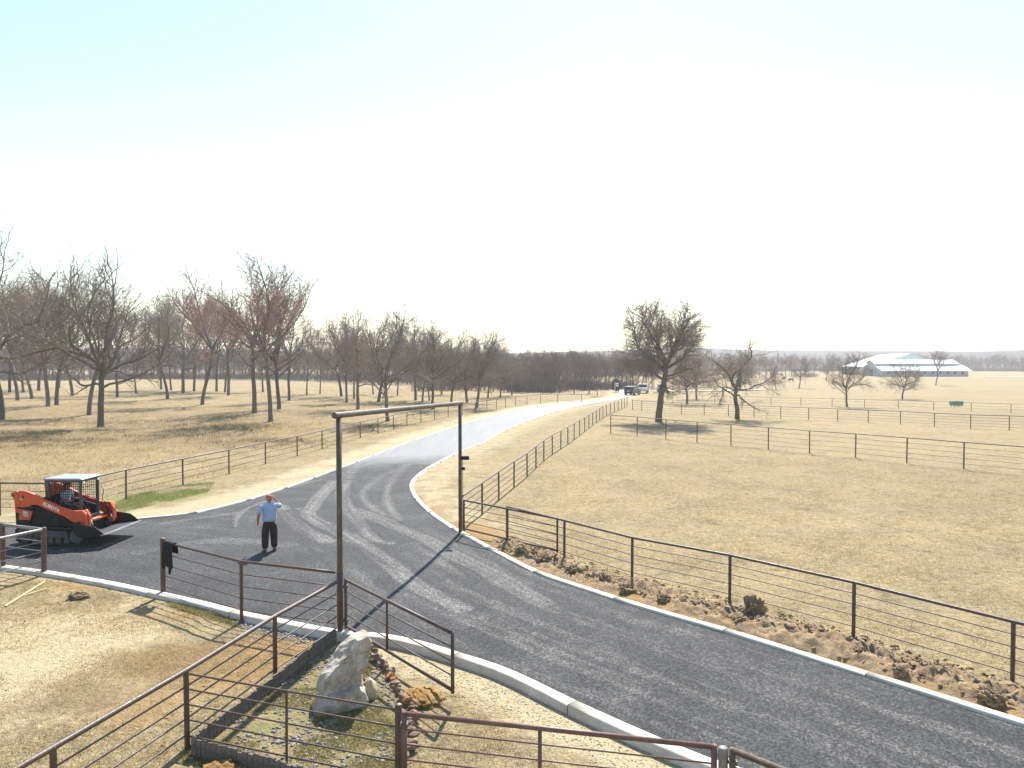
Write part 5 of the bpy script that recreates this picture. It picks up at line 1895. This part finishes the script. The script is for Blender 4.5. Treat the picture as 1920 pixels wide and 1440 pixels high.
ARM = zl([(240, 378), (262, 364), (310, 358), (372, 372), (430, 392), (500, 424), (600, 478), (800, 566), (970, 618), (1110, 618), (1145, 660), (1158, 850), (1120, 848), (1060, 812), (960, 752), (850, 688), (640, 606), (520, 548), (432, 541), (392, 572), (300, 556)])
REAR = zl([(153, 398), (172, 380), (232, 366), (262, 470), (290, 572), (205, 574), (196, 490)])
for side in (-1, 1):
    yo, yi = side * 0.86, side * 0.74
    arm = MB().prism(ARM, yo, yi).build('lift_arm', 'orange', ld, bevel=0.012)
    MB().prism(REAR, yo - side * 0.005, yi + side * 0.01).build('rear_link', 'orange', ld, bevel=0.01)
    if side == -1:
        xa, za = zl([(694, 572)])[0]
        text_obj('KUBOTA', 0.155, (xa, yo - 0.004, za), (R(90), R(24.5), 0), arm, bold=0.03, squash=0.92)
    for (a_, b_, r_) in ((183, 420, 0.035), (322, 440, 0.04), (1105, 800, 0.04)):
        x_, z_ = zl([(a_, b_)])[0]
        MB().tube([(x_, yo + side * 0.012, z_), (x_, yi, z_)], r_, 12).build('pin', 'dgrey', arm if a_ > 300 else ld, True)
    x_, z_ = zl([(288, 468)])[0]
    MB().box((x_, yo + side * 0.004, z_), (0.07, 0.012, 0.07)).build('sticker', 'yellow', arm)
    # lift cylinder
    c0, c1 = zl([(400, 640), (640, 575)])
    MB().tube([(c0[0], side * 0.70, c0[1]), (c0[0] + (c1[0] - c0[0]) * 0.7, side * 0.70, c0[1] + (c1[1] - c0[1]) * 0.7)], 0.045, 10).build('lift_cylinder', 'black', ld, True)
    MB().tube([(c0[0] + (c1[0] - c0[0]) * 0.68, side * 0.70, c0[1] + (c1[1] - c0[1]) * 0.68), (c1[0], side * 0.70, c1[1])], 0.025, 10).build('cylinder_rod', 'chrome', ld, True)
    # bucket tilt cylinder in front of the arm end
    MB().tube([(1.06, side * 0.55, 1.08), (1.2, side * 0.55, 0.80)], 0.045, 10).build('tilt_cylinder', 'black', ld, True)
    MB().tube([(1.2, side * 0.55, 0.80), (1.27, side * 0.55, 0.62)], 0.024, 10).build('cylinder_rod', 'chrome', ld, True)
    # track: belt, lugs, wheels
    out = []
    fr_, rr_ = (0.86, 0.30, 0.27), (-0.82, 0.36, 0.31)
    for k in range(13):
        a_ = math.radians(-90 + 180 * k / 12)
        out.append((fr_[0] + fr_[2] * math.cos(a_), fr_[1] + fr_[2] * math.sin(a_)))
    for k in range(13):
        a_ = math.radians(90 + 150 * k / 12)
        out.append((rr_[0] + rr_[2] * math.cos(a_), rr_[1] + rr_[2] * math.sin(a_)))
    out.append((-0.62, 0.03))
    tk = MB()
    n_ = len(out)
    cx_, cz_ = 0.0, 0.33
    inn = []
    for i in range(n_):
        a_, b_ = Vector(out[i - 1]), Vector(out[(i + 1) % n_])
        t = (b_ - a_).normalized()
        nn = Vector((-t.y, t.x))
        inn.append((out[i][0] + nn.x * 0.045, out[i][1] + nn.y * 0.045))
    y0, y1 = side * 0.84, side * 0.50
    vv = [(p_[0], y0, p_[1]) for p_ in out] + [(p_[0], y1, p_[1]) for p_ in out] + [(p_[0], y0, p_[1]) for p_ in inn] + [(p_[0], y1, p_[1]) for p_ in inn]
    ff = []
    for i in range(n_):
        j = (i + 1) % n_
        ff += [(i, j, n_ + j, n_ + i), (2 * n_ + i, 3 * n_ + i, 3 * n_ + j, 2 * n_ + j), (i, 2 * n_ + i, 2 * n_ + j, j), (n_ + i, n_ + j, 3 * n_ + j, 3 * n_ + i)]
    tk.add(vv, ff)
    track = tk.build('track', 'rubber', ld)
    per = [Vector(p_) for p_ in out] + [Vector(out[0])]
    lug = MB()
    acc = 0.0
    for i in range(len(per) - 1):
        d_ = per[i + 1] - per[i]
        L = d_.length
        while acc < L:
            p_ = per[i] + d_ * (acc / L)
            an = math.atan2(d_.y, d_.x)
            lug.box((p_.x + math.sin(an) * 0.012, (y0 + y1) / 2, p_.y - math.cos(an) * 0.012), (0.045, 0.335, 0.03), (0, -an, 0))
            acc += 0.115
        acc -= L
    lug.build('track_lugs', 'rubber', track)
    for (x_, z_, r_) in ((fr_[0], fr_[1], 0.215), (rr_[0], rr_[1], 0.255)):
        w_ = MB().tube([(x_, side * 0.80, z_), (x_, side * 0.54, z_)], r_, 20).tube([(x_, side * 0.825, z_), (x_, side * 0.80, z_)], r_ * 0.45, 14).build('wheel', 'dgrey', track, True)
        shade_auto(w_.data)
    for k in range(5):
        x_ = -0.5 + 0.26 * k
        w_ = MB().tube([(x_, side * 0.80, 0.15), (x_, side * 0.56, 0.15)], 0.10, 14).build('roller', 'dgrey', track, True)
        shade_auto(w_.data)
    MB().prism([(-0.55, 0.24), (0.6, 0.24), (0.55, 0.46), (-0.5, 0.50)], side * 0.79, side * 0.56).build('track_frame', 'dgrey', track, bevel=0.01)
# chassis and engine house
MB().prism([(-0.95, 0.34), (1.0, 0.34), (1.02, 0.62), (0.72, 0.86), (-0.2, 1.0), (-0.95, 1.0)], -0.5, 0.5).build('chassis', 'black', ld, bevel=0.015)
rearb = MB().prism(zl([(182, 575), (430, 592), (440, 640), (400, 760), (380, 870), (192, 885)]), -0.78, 0.78).build('engine_house', 'black', ld, bevel=0.02)
for side in (-1, 1):
    pn = MB().prism(zl([(190, 590), (424, 634), (386, 748), (236, 742), (250, 660), (194, 640)]), side * 0.785, side * 0.80).build('side_panel', 'orange', ld)
    if side == -1:
        x_, z_ = zl([(335, 652)])[0]
        text_obj('SVL', 0.115, (x_, -0.806, z_), (R(90), R(8), 0), pn, bold=0.03)
        x_, z_ = zl([(335, 688)])[0]
        text_obj('75-2', 0.095, (x_, -0.806, z_), (R(90), R(8), 0), pn, bold=0.02)
MB().prism(zl([(200, 576), (300, 560), (480, 470), (520, 600), (420, 640)]), -0.66, 0.66).build('engine_hood', 'black', ld, bevel=0.02)
# black arm shroud above the track
for side in (-1, 1):
    MB().prism(zl([(420, 560), (520, 575), (700, 640), (850, 715), (960, 780), (1040, 840), (1040, 880), (420, 880), (380, 760)]), side * 0.735, side * 0.52).build('fender', 'black', ld, bevel=0.01)
# cab frame: four posts, sills, roof, wire mesh sides
cab = empty('cab', (0, 0, 0))
cab.parent = ld
bpy.data.objects.remove(cab)
XR, XF, YC = -0.33, 0.86, 0.47
cab = MB().prism(zl([(505, 235), (560, 235), (570, 480), (515, 480)]), -0.50, -0.43).prism(zl([(505, 235), (560, 235), (570, 480), (515, 480)]), 0.43, 0.50)
cab.box((XF - 0.03, -0.465, 1.42), (0.085, 0.07, 1.18)).box((XF - 0.03, 0.465, 1.42), (0.085, 0.07, 1.18))
cab.box((0.27, -0.465, 2.03), (1.2, 0.07, 0.08)).box((0.27, 0.465, 2.03), (1.2, 0.07, 0.08)).box((XF - 0.03, 0, 2.03), (0.08, 0.87, 0.08)).box((XR, 0, 2.03), (0.08, 0.87, 0.08))
cabf = cab.build('cab_frame', 'dgrey', ld, bevel=0.012)
rf = MB().prism([(-0.42, 2.07), (0.92, 2.07), (0.90, 2.115), (0.80, 2.135), (-0.36, 2.125)], -0.53, 0.53).build('roof', 'silver', cabf, bevel=0.018)
for side in (-1, 1):
    MB().prism(zl([(515, 470), (700, 560), (1000, 640), (1000, 760), (520, 640)]), side * 0.44, side * 0.49).build('cab_side_panel', 'black', cabf)
    g_ = MB()
    for k in range(15):
        x_ = XR + 0.10 + (XF - XR - 0.2) * k / 14
        zlow = 1.50 - 0.30 * (x_ - XR)
        g_.tube([(x_, side * 0.475, zlow - 0.02), (x_, side * 0.475, 2.0)], 0.0075, 4)
    for k in range(10):
        zz = 1.18 + 0.085 * k
        xs_ = max(XR + 0.08, XR + (1.50 - zz) / 0.30)
        if xs_ < XF - 0.1:
            g_.tube([(xs_, side * 0.475, zz), (XF - 0.07, side * 0.475, zz)], 0.0075, 4)
    g_.build('wire_mesh', 'black', cabf)
g_ = MB()
for k in range(12):
    y_ = -0.42 + 0.84 * k / 11
    g_.tube([(XR, y_, 1.4), (XR, y_, 2.0)], 0.0075, 4)
for k in range(8):
    g_.tube([(XR, -0.43, 1.42 + 0.08 * k), (XR, 0.43, 1.42 + 0.08 * k)], 0.0075, 4)
g_.build('rear_mesh', 'black', cabf)
seat = MB().box((0.05, 0, 0.98), (0.48, 0.46, 0.14)).box((-0.17, 0, 1.28), (0.13, 0.44, 0.56), (0, R(-10), 0)).build('seat', 'black', ld, bevel=0.03)
for side in (-1, 1):
    MB().box((0.30, side * 0.32, 1.16), (0.32, 0.1, 0.06)).tube([(0.44, side * 0.32, 1.16), (0.46, side * 0.32, 1.36)], 0.018, 8).build('joystick_console', 'black', ld)
MB().box((0.72, 0, 0.82), (0.34, 0.84, 0.05)).build('cab_floor', 'dgrey', ld)
MB().tube([(0.84, 0.40, 1.28), (0.5, 0.36, 1.42), (0.2, 0.36, 1.40)], 0.02, 8).build('restraint_bar', 'orange', ld, True)
# front cross member, mudguards, lights
MB().tube([(1.06, -0.76, 0.72), (1.06, 0.76, 0.72)], 0.06, 12).build('cross_tube', 'orange', ld, True)
for side in (-1, 1):
    MB().prism([(1.06, 0.56), (1.26, 0.50), (1.28, 0.95), (1.16, 1.16), (1.06, 1.14)], side * 0.735, side * 0.62).build('quick_coupler_plate', 'orange', ld, bevel=0.008)
    x_, z_ = zl([(1050, 852)])[0]
    MB().tube([(x_, side * 0.87, z_), (x_, side * 0.83, z_)], 0.045, 14).build('marker_lamp', 'lamp', ld, True)
    MB().box((XF + 0.03, side * 0.40, 1.98), (0.05, 0.11, 0.07)).build('work_light', 'lamp', ld, bevel=0.01)
    MB().tube([(0.95, side * 0.44, 1.1), (1.02, side * 0.42, 1.3), (1.1, side * 0.46, 1.15), (1.14, side * 0.5, 0.9)], 0.018, 8).build('hose', 'black', ld, True)
MB().tube([(XF + 0.1, 0.5, 1.25), (XF + 0.14, 0.52, 1.6), (XF + 0.05, 0.5, 1.72)], 0.012, 6).build('mirror_arm', 'black', ld, True)
# bucket: curved shell with side plates and a worn cutting edge
SH = [(0.98, 0.78), (0.94, 0.62), (0.96, 0.46), (1.05, 0.36), (1.20, 0.32), (1.80, 0.385)]
SHI = [(1.005, 0.78), (0.965, 0.62), (0.985, 0.475), (1.065, 0.385), (1.20, 0.347), (1.80, 0.41)]
HW = 1.02
bk = MB().prism(SH + SHI[::-1], -HW, HW)
for side in (-1, 1):
    bk.prism([(0.98, 0.78), (1.62, 0.68), (1.86, 0.50), (1.90, 0.42), (1.80, 0.38), (1.20, 0.315), (1.04, 0.355), (0.95, 0.46), (0.93, 0.62)], side * HW, side * (HW + 0.025))
bk.box((1.0, 0, 0.785), (0.07, 2 * HW, 0.03))
bucket = bk.build('bucket', 'black', ld)
MB().prism([(1.82, 0.375), (1.82, 0.418), (2.05, 0.446), (2.05, 0.432)], -HW - 0.03, HW + 0.03).build('cutting_edge', 'steel', bucket)
MB().prism([(1.28, 0.375), (1.28, 0.360), (1.79, 0.413), (1.79, 0.422)], -HW + 0.01, HW - 0.01).build('floor_plate', 'dgrey', bucket)

# operator sitting in the cab
M['shirt2'] = simple('pale_work_shirt', (0.32, 0.36, 0.46), 0.85, 0.15, var=0.15, scale=9)
op = empty('person', (LX + 0.02, LY, 1.03), R(-2))
tag(op, 'person in pale shirt sitting at the controls inside the loader cab', 'person')
# local axes: faces +X
J = {'pel': (V3((0.0, 0, 0.10)), (0.13, 0.16)), 'bel': (V3((0.0, 0, 0.26)), (0.125, 0.165)), 'chest': (V3((0.02, 0, 0.44)), (0.12, 0.165)), 'up': (V3((0.03, 0, 0.56)), (0.09, 0.12)), 'nk': (V3((0.05, 0, 0.63)), 0.055), 'hd': (V3((0.07, 0, 0.71)), 0.052)}
E = [('pel', 'bel'), ('bel', 'chest'), ('chest', 'up'), ('up', 'nk'), ('nk', 'hd')]
for s_, n_ in ((-1, 'r'), (1, 'l')):
    J['sh' + n_] = (V3((0.03, s_ * 0.19, 0.55)), 0.062)
    J['el' + n_] = (V3((0.10, s_ * 0.27, 0.30)), 0.046)
    J[n_ + 'w'] = (V3((0.33, s_ * 0.30, 0.30)), 0.028)
    J['hp' + n_] = (V3((0.05, s_ * 0.10, 0.10)), 0.085)
    J['kn' + n_] = (V3((0.46, s_ * 0.15, 0.12)), 0.062)
    J['an' + n_] = (V3((0.62, s_ * 0.15, -0.14)), 0.045)
    J['to' + n_] = (V3((0.76, s_ * 0.15, -0.15)), 0.036)
    E += [('up', 'sh' + n_), ('sh' + n_, 'el' + n_), ('el' + n_, n_ + 'w'), ('pel', 'hp' + n_), ('hp' + n_, 'kn' + n_), ('kn' + n_, 'an' + n_), ('an' + n_, 'to' + n_)]
    hand_joints(J, E, n_, J[n_ + 'w'][0], (1, 0, 0.1), (0, -s_, 0.3), 0.9)
skin_obj('body', J, E, 'pel', 'skin', op)
JS = {'hem': (V3((0.0, 0, 0.09)), (0.155, 0.19)), 'bel': (V3((0.0, 0, 0.26)), (0.15, 0.19)), 'chest': (V3((0.02, 0, 0.44)), (0.145, 0.19)), 'up': (V3((0.03, 0, 0.565)), (0.10, 0.13)), 'col': (V3((0.045, 0, 0.625)), 0.066)}
ES = [('hem', 'bel'), ('bel', 'chest'), ('chest', 'up'), ('up', 'col')]
for s_, n_ in ((-1, 'r'), (1, 'l')):
    JS['sh' + n_] = (V3((0.03, s_ * 0.20, 0.555)), 0.08)
    JS['el' + n_] = (V3((0.09, s_ * 0.255, 0.37)), 0.07)
    ES += [('up', 'sh' + n_), ('sh' + n_, 'el' + n_)]
skin_obj('shirt', JS, ES, 'hem', 'shirt2', op)
JT = {'pel': (V3((0.0, 0, 0.09)), (0.14, 0.175))}
ET = []
for s_, n_ in ((-1, 'r'), (1, 'l')):
    JT['hp' + n_] = (V3((0.10, s_ * 0.10, 0.10)), 0.105)
    JT['kn' + n_] = (V3((0.46, s_ * 0.15, 0.12)), 0.08)
    JT['an' + n_] = (V3((0.61, s_ * 0.15, -0.11)), 0.07)
    ET += [('pel', 'hp' + n_), ('hp' + n_, 'kn' + n_), ('kn' + n_, 'an' + n_)]
skin_obj('trousers', JT, ET, 'pel', 'trouser', op)
head_mesh('head', op, (0.085, 0, 0.775), 1.0, R(-90))
hm = MB()
for i in range(7):
    el = -0.2 + i / 6 * (math.pi / 2 + 0.2)
    for j in range(18):
        an = j / 18 * 2 * math.pi
        hm.v.append((0.104 * math.cos(an) * math.cos(el) - 0.016, 0.086 * math.sin(an) * math.cos(el), 0.124 * math.sin(el) + 0.01))
for i in range(6):
    for j in range(18):
        hm.f.append((i * 18 + j, i * 18 + (j + 1) % 18, (i + 1) * 18 + (j + 1) % 18, (i + 1) * 18 + j))
h_ = hm.build('hair', 'hair', op, True)
h_.location = (0.085, 0, 0.785)

# ------------------------------------------------------------------ barn and covered arena far right
bx0, by0 = 160.0, 318.0
bn = empty('barn', (bx0, by0, 0))
tag(bn, 'long grey barn with pale metal roof in two tiers, far right', 'barn')
Lb, Db = 37.0, 20.0
MB().box((Lb / 2, Db / 2, 1.1), (Lb, Db, 2.6)).build('wall', 'barnwall', bn)
EAV, MID, CLT, RID = 2.35, 4.75, 5.4, 7.1
for s_ in (0, 1):
    def fy(v):
        return v if s_ == 0 else Db - v
    MB().prism([(fy(-0.9), EAV - 0.1), (fy(6.2), MID), (fy(6.2), MID + 0.12), (fy(-0.9), EAV + 0.05)], -0.8, Lb + 1.3, 'x').build('lower_roof', 'roofmetal', bn)
    MB().prism([(fy(5.4), CLT - 0.1), (fy(Db / 2), RID), (fy(Db / 2), RID + 0.12), (fy(5.4), CLT + 0.05)], -0.9, Lb - 0.6, 'x').build('upper_roof', 'roofmetal', bn)
MB().prism([(6.2, 2.2), (Db - 6.2, 2.2), (Db - 6.2, CLT + 0.15), (Db / 2, RID - 0.08), (6.2, CLT + 0.15)], 0.0, Lb - 1.2, 'x').build('clerestory_wall', 'barnwall', bn)
MB().prism([(0, 2.3), (Db, 2.3), (Db - 6.2, MID), (6.2, MID)], 0.02, 0.3, 'x').build('gable_wall', 'barnwall', bn)
wm = MB().box((0, 0, 0), (1.1, 0.08, 0.9)).mesh('window', 'glassd')
for k in range(11):
    put('window', wm, bn, (2.5 + 3.2 * k, -0.03, 1.5))
MB().box((-0.04, Db / 2, 1.5), (0.1, 3.4, 3.0)).build('barn_door', 'dgrey', bn)
MB().box((0, Db / 2 - 3.6, 1.6), (0.1, 0.9, 0.9)).build('window', 'glassd', bn)
ar = empty('riding_arena', (166, 345, 0))
tag(ar, 'big open-sided riding arena with grey gable roof behind the barn', 'arena')
MB().prism([(0, 4.0), (20, 9.9), (20, 10.1), (-0.6, 4.0)], 0, 26).build('roof_slope', 'roofgrey', ar)
MB().prism([(40, 4.0), (20, 9.9), (20, 10.1), (40.6, 4.0)], 0, 26).build('roof_slope', 'roofgrey', ar)
MB().prism([(0.5, 4.1), (20, 9.85), (39.5, 4.1)], 0.1, 0.3).build('gable_panel', 'roofgrey', ar)
pm = MB().box((0, 0, 2.05), (0.3, 0.3, 4.1)).mesh('column', 'dgrey')
for k in range(7):
    put('column', pm, ar, (0.3, 0.5 + 4.2 * k, 0))
for k in range(1, 8):
    put('column', pm, ar, (0.3 + 5.6 * k, 0.5, 0))
MB().box((0.3, 13, 0.7), (0.1, 25, 1.3)).build('kick_board', 'dgrey', ar)
MB().box((20, 25.5, 2.5), (39, 0.2, 5)).build('back_wall', 'barnwall', ar)


# ------------------------------------------------------------------ trough, cars, sign, shrub, cattle
p = G(1793, 762)
tr = empty('water_trough', (p.x, p.y, gz(p.x, p.y)), R(8))
tag(tr, 'teal water trough standing in the far right pasture', 'trough')
MB().prism([(-0.78, 0.62), (-0.72, 0.15), (0.72, 0.15), (0.78, 0.62), (0.72, 0.62), (0.67, 0.2), (-0.67, 0.2), (-0.72, 0.62)], -0.38, 0.38).build('basin', 'teal', tr, bevel=0.01)
for s_ in (-1, 1):
    MB().box((0, s_ * 0.37, 0.38), (1.46, 0.04, 0.48)).build('side_wall', 'teal', tr)
for x_ in (-0.55, 0.55):
    for y_ in (-0.3, 0.3):
        MB().box((x_, y_, 0.08), (0.1, 0.1, 0.2)).build('leg', 'dgrey', tr)


def car(label, x, y, rz, paint, pickup=False, name='parked_car', cat='car'):
    e = empty(name, (x, y, gz(x, y) + 0.02), rz)
    tag(e, label, cat)
    if pickup:
        prof = [(-2.7, 0.45), (-2.7, 1.05), (-0.75, 1.07), (-0.68, 1.1), (-0.35, 1.78), (0.85, 1.78), (1.45, 1.15), (2.65, 1.02), (2.75, 0.5), (2.6, 0.4), (-2.6, 0.4)]
        win = [(-0.55, 1.14), (-0.28, 1.68), (0.8, 1.68), (1.28, 1.16)]
        wb = 1.75
    else:
        prof = [(-2.25, 0.45), (-2.25, 1.05), (-2.0, 1.62), (-1.6, 1.68), (0.55, 1.66), (1.25, 1.12), (2.2, 0.95), (2.3, 0.5), (2.15, 0.35), (-2.15, 0.35)]
        win = [(-1.9, 1.1), (-1.72, 1.56), (0.45, 1.56), (1.02, 1.12)]
        wb = 1.38
    bd_ = MB().prism(prof, -0.88, 0.88).build('body', paint, e, bevel=0.08)
    for s_ in (-1, 1):
        MB().prism(win, s_ * 0.882, s_ * 0.892).build('side_window', 'glassd', e)
        MB().box((prof[-1][0] - 0.02 if pickup else -2.24, s_ * 0.72, 0.9), (0.1, 0.2, 0.22)).build('tail_light', 'orange', e)
        MB().box((2.24 if not pickup else 2.68, s_ * 0.64, 0.78), (0.1, 0.34, 0.16)).build('headlight', 'lamp', e)
        for xw in (-wb, wb):
            w_ = MB().tube([(xw, s_ * 0.92, 0.34), (xw, s_ * 0.70, 0.34)], 0.34, 18).build('wheel', 'rubber', e, True)
            shade_auto(w_.data)
            MB().tube([(xw, s_ * 0.925, 0.34), (xw, s_ * 0.9, 0.34)], 0.2, 14).build('rim', 'silver', w_, True)
    if pickup:
        MB().prism([(1.42, 1.2), (0.88, 1.75), (0.90, 1.77), (1.46, 1.21)], -0.75, 0.75).build('windscreen', 'glassd', e)
        MB().prism([(-0.70, 1.16), (-0.42, 1.70), (-0.44, 1.71), (-0.72, 1.17)], -0.72, 0.72).build('rear_window', 'glassd', e)
    else:
        MB().prism([(1.24, 1.15), (0.58, 1.63), (0.60, 1.65), (1.26, 1.17)], -0.75, 0.75).build('windscreen', 'glassd', e)
        MB().prism([(-2.22, 1.12), (-2.03, 1.56), (-2.05, 1.57), (-2.24, 1.13)], -0.72, 0.72).build('rear_window', 'glassd', e)
        MB().box((-2.27, 0, 0.82), (0.05, 0.52, 0.13)).build('number_plate', 'white', e)
    return e


c = G(1186, 740)
car('dark parked car at the far end of the road beside the fence end', c.x, c.y, R(62), 'carpaint_d')
c = G(1206, 738)
car('silver pickup just right of the dark car at the far end of the road', c.x + 0.5, c.y + 3, R(75), 'carpaint_s', True, 'pickup_truck', 'pickup')
c = G(1256, 737)
car('blue-grey car on the pale track behind the large pasture oak', c.x - 0.3, c.y + 6, R(83), 'carpaint_b')
c = G(1153, 744)
sg = empty('marker_sign', (c.x, c.y, 0))
tag(sg, 'slim white sign post with two small white plates at the far bend', 'sign')
MB().tube([(0, 0, -0.2), (0, 0, 2.5)], 0.05, 8).build('post', 'white', sg, True)
MB().box((0.38, 0, 2.28), (0.42, 0.04, 0.26)).build('plate', 'white', sg)
MB().box((0.40, 0, 1.88), (0.42, 0.04, 0.22)).build('plate', 'white', sg)
MB().tube([(0, 0.03, 2.07), (0.55, 0.03, 2.07)], 0.025, 6).build('bracket', 'white', sg, True)


def leafy(name, label, loc, h, w, mat, n, seed, cat='shrub'):
    r = np.random.RandomState(seed)
    e = empty(name, loc)
    tag(e, label, cat)
    MB().tube([(0, 0, -0.2), (0.03, 0, h * 0.5), (0, 0, h * 0.9)], [0.09, 0.06, 0.02], 7).build('trunk', 'bark', e, True)
    t = r.rand(n) ** 0.8
    z_ = h * (0.08 + 0.92 * t)
    rad = w * np.clip(np.sin((1 - t) * 2.2 + 0.35), 0.05, 1) * np.sqrt(r.rand(n)) * (0.75 + 0.5 * r.rand(n))
    an = r.uniform(0, 6.28, n)
    P_ = np.column_stack([rad * np.cos(an), rad * np.sin(an), z_])
    V = P_[:, None, :] + r.normal(0, 0.09, (n, 3, 3))
    put('crown', np_mesh('crown', V.reshape(-1, 3), np.arange(3 * n).reshape(-1, 3), mat, False), e)
    return e


c = G(1172, 738)
leafy('cedar_shrub', 'dark green cedar shrub beside the bright far bend of the road', (c.x - 0.6, c.y + 8, 0), 2.5, 1.0, 'cedar', 1800, 3)


def cow(label, x, y, rz, s=1.0):
    e = empty('cow', (x, y, gz(x, y)), rz)
    tag(e, label, 'cow')
    Jc = {'rump': (V3((-0.75, 0, 1.12)), (0.27, 0.25)), 'bel': (V3((-0.15, 0, 1.02)), (0.33, 0.34)), 'ches': (V3((0.45, 0, 1.02)), (0.28, 0.34)), 'wit': (V3((0.62, 0, 1.18)), (0.20, 0.26)), 'nk': (V3((0.95, 0, 1.05)), (0.13, 0.18)), 'hd': (V3((1.18, 0, 0.82)), 0.13), 'mz': (V3((1.36, 0, 0.58)), 0.085),
          'tl': (V3((-1.02, 0, 1.1)), 0.04), 'tl2': (V3((-1.08, 0, 0.6)), 0.025)}
    Ec = [('rump', 'bel'), ('bel', 'ches'), ('ches', 'wit'), ('wit', 'nk'), ('nk', 'hd'), ('hd', 'mz'), ('rump', 'tl'), ('tl', 'tl2')]
    for s_, n_ in ((-1, 'r'), (1, 'l')):
        Jc['h' + n_] = (V3((-0.78, s_ * 0.20, 0.92)), 0.15)
        Jc['k' + n_] = (V3((-0.66, s_ * 0.20, 0.66)), 0.10)
        Jc['o' + n_] = (V3((-0.88, s_ * 0.20, 0.42)), 0.06)
        Jc['f' + n_] = (V3((-0.84, s_ * 0.20, 0.04)), 0.05)
        Jc['s' + n_] = (V3((0.5, s_ * 0.19, 0.85)), 0.13)
        Jc['w' + n_] = (V3((0.53, s_ * 0.19, 0.42)), 0.07)
        Jc['g' + n_] = (V3((0.52, s_ * 0.19, 0.04)), 0.05)
        Jc['e' + n_] = (V3((1.08, s_ * 0.22, 0.95)), 0.03)
        Ec += [('rump', 'h' + n_), ('h' + n_, 'k' + n_), ('k' + n_, 'o' + n_), ('o' + n_, 'f' + n_), ('ches', 's' + n_), ('s' + n_, 'w' + n_), ('w' + n_, 'g' + n_), ('hd', 'e' + n_)]
    o = skin_obj('body', Jc, Ec, 'bel', 'hide', e, 1)
    o.scale = (s, s, s)


c = G(1470, 714)
cow('dark brown cow grazing in the far pasture, the left one', c.x, c.y, R(100), 0.95)
c = G(1483, 716)
cow('dark brown cow grazing in the far pasture, the right one', c.x, c.y, R(190), 0.85)
# ------------------------------------------------------------------ air
hz = MB().box((0, 500, 22), (2800, 2400, 50))
M['haze'] = bpy.data.materials.new('haze_air')
M['haze'].use_nodes = True
nt_ = M['haze'].node_tree
nt_.nodes.remove(nt_.nodes['Principled BSDF'])
pv = nt_.nodes.new('ShaderNodeVolumePrincipled')
pv.inputs['Color'].default_value = (0.96, 0.98, 1.0, 1)
pv.inputs['Density'].default_value = 0.0004
pv.inputs['Anisotropy'].default_value = 0.4
nt_.links.new(pv.outputs[0], nt_.nodes['Material Output'].inputs['Volume'])
ho = put('haze', hz.mesh('haze', M['haze']))
tag(ho, 'thin pale haze in the air over the pastures', 'haze', kind='stuff')
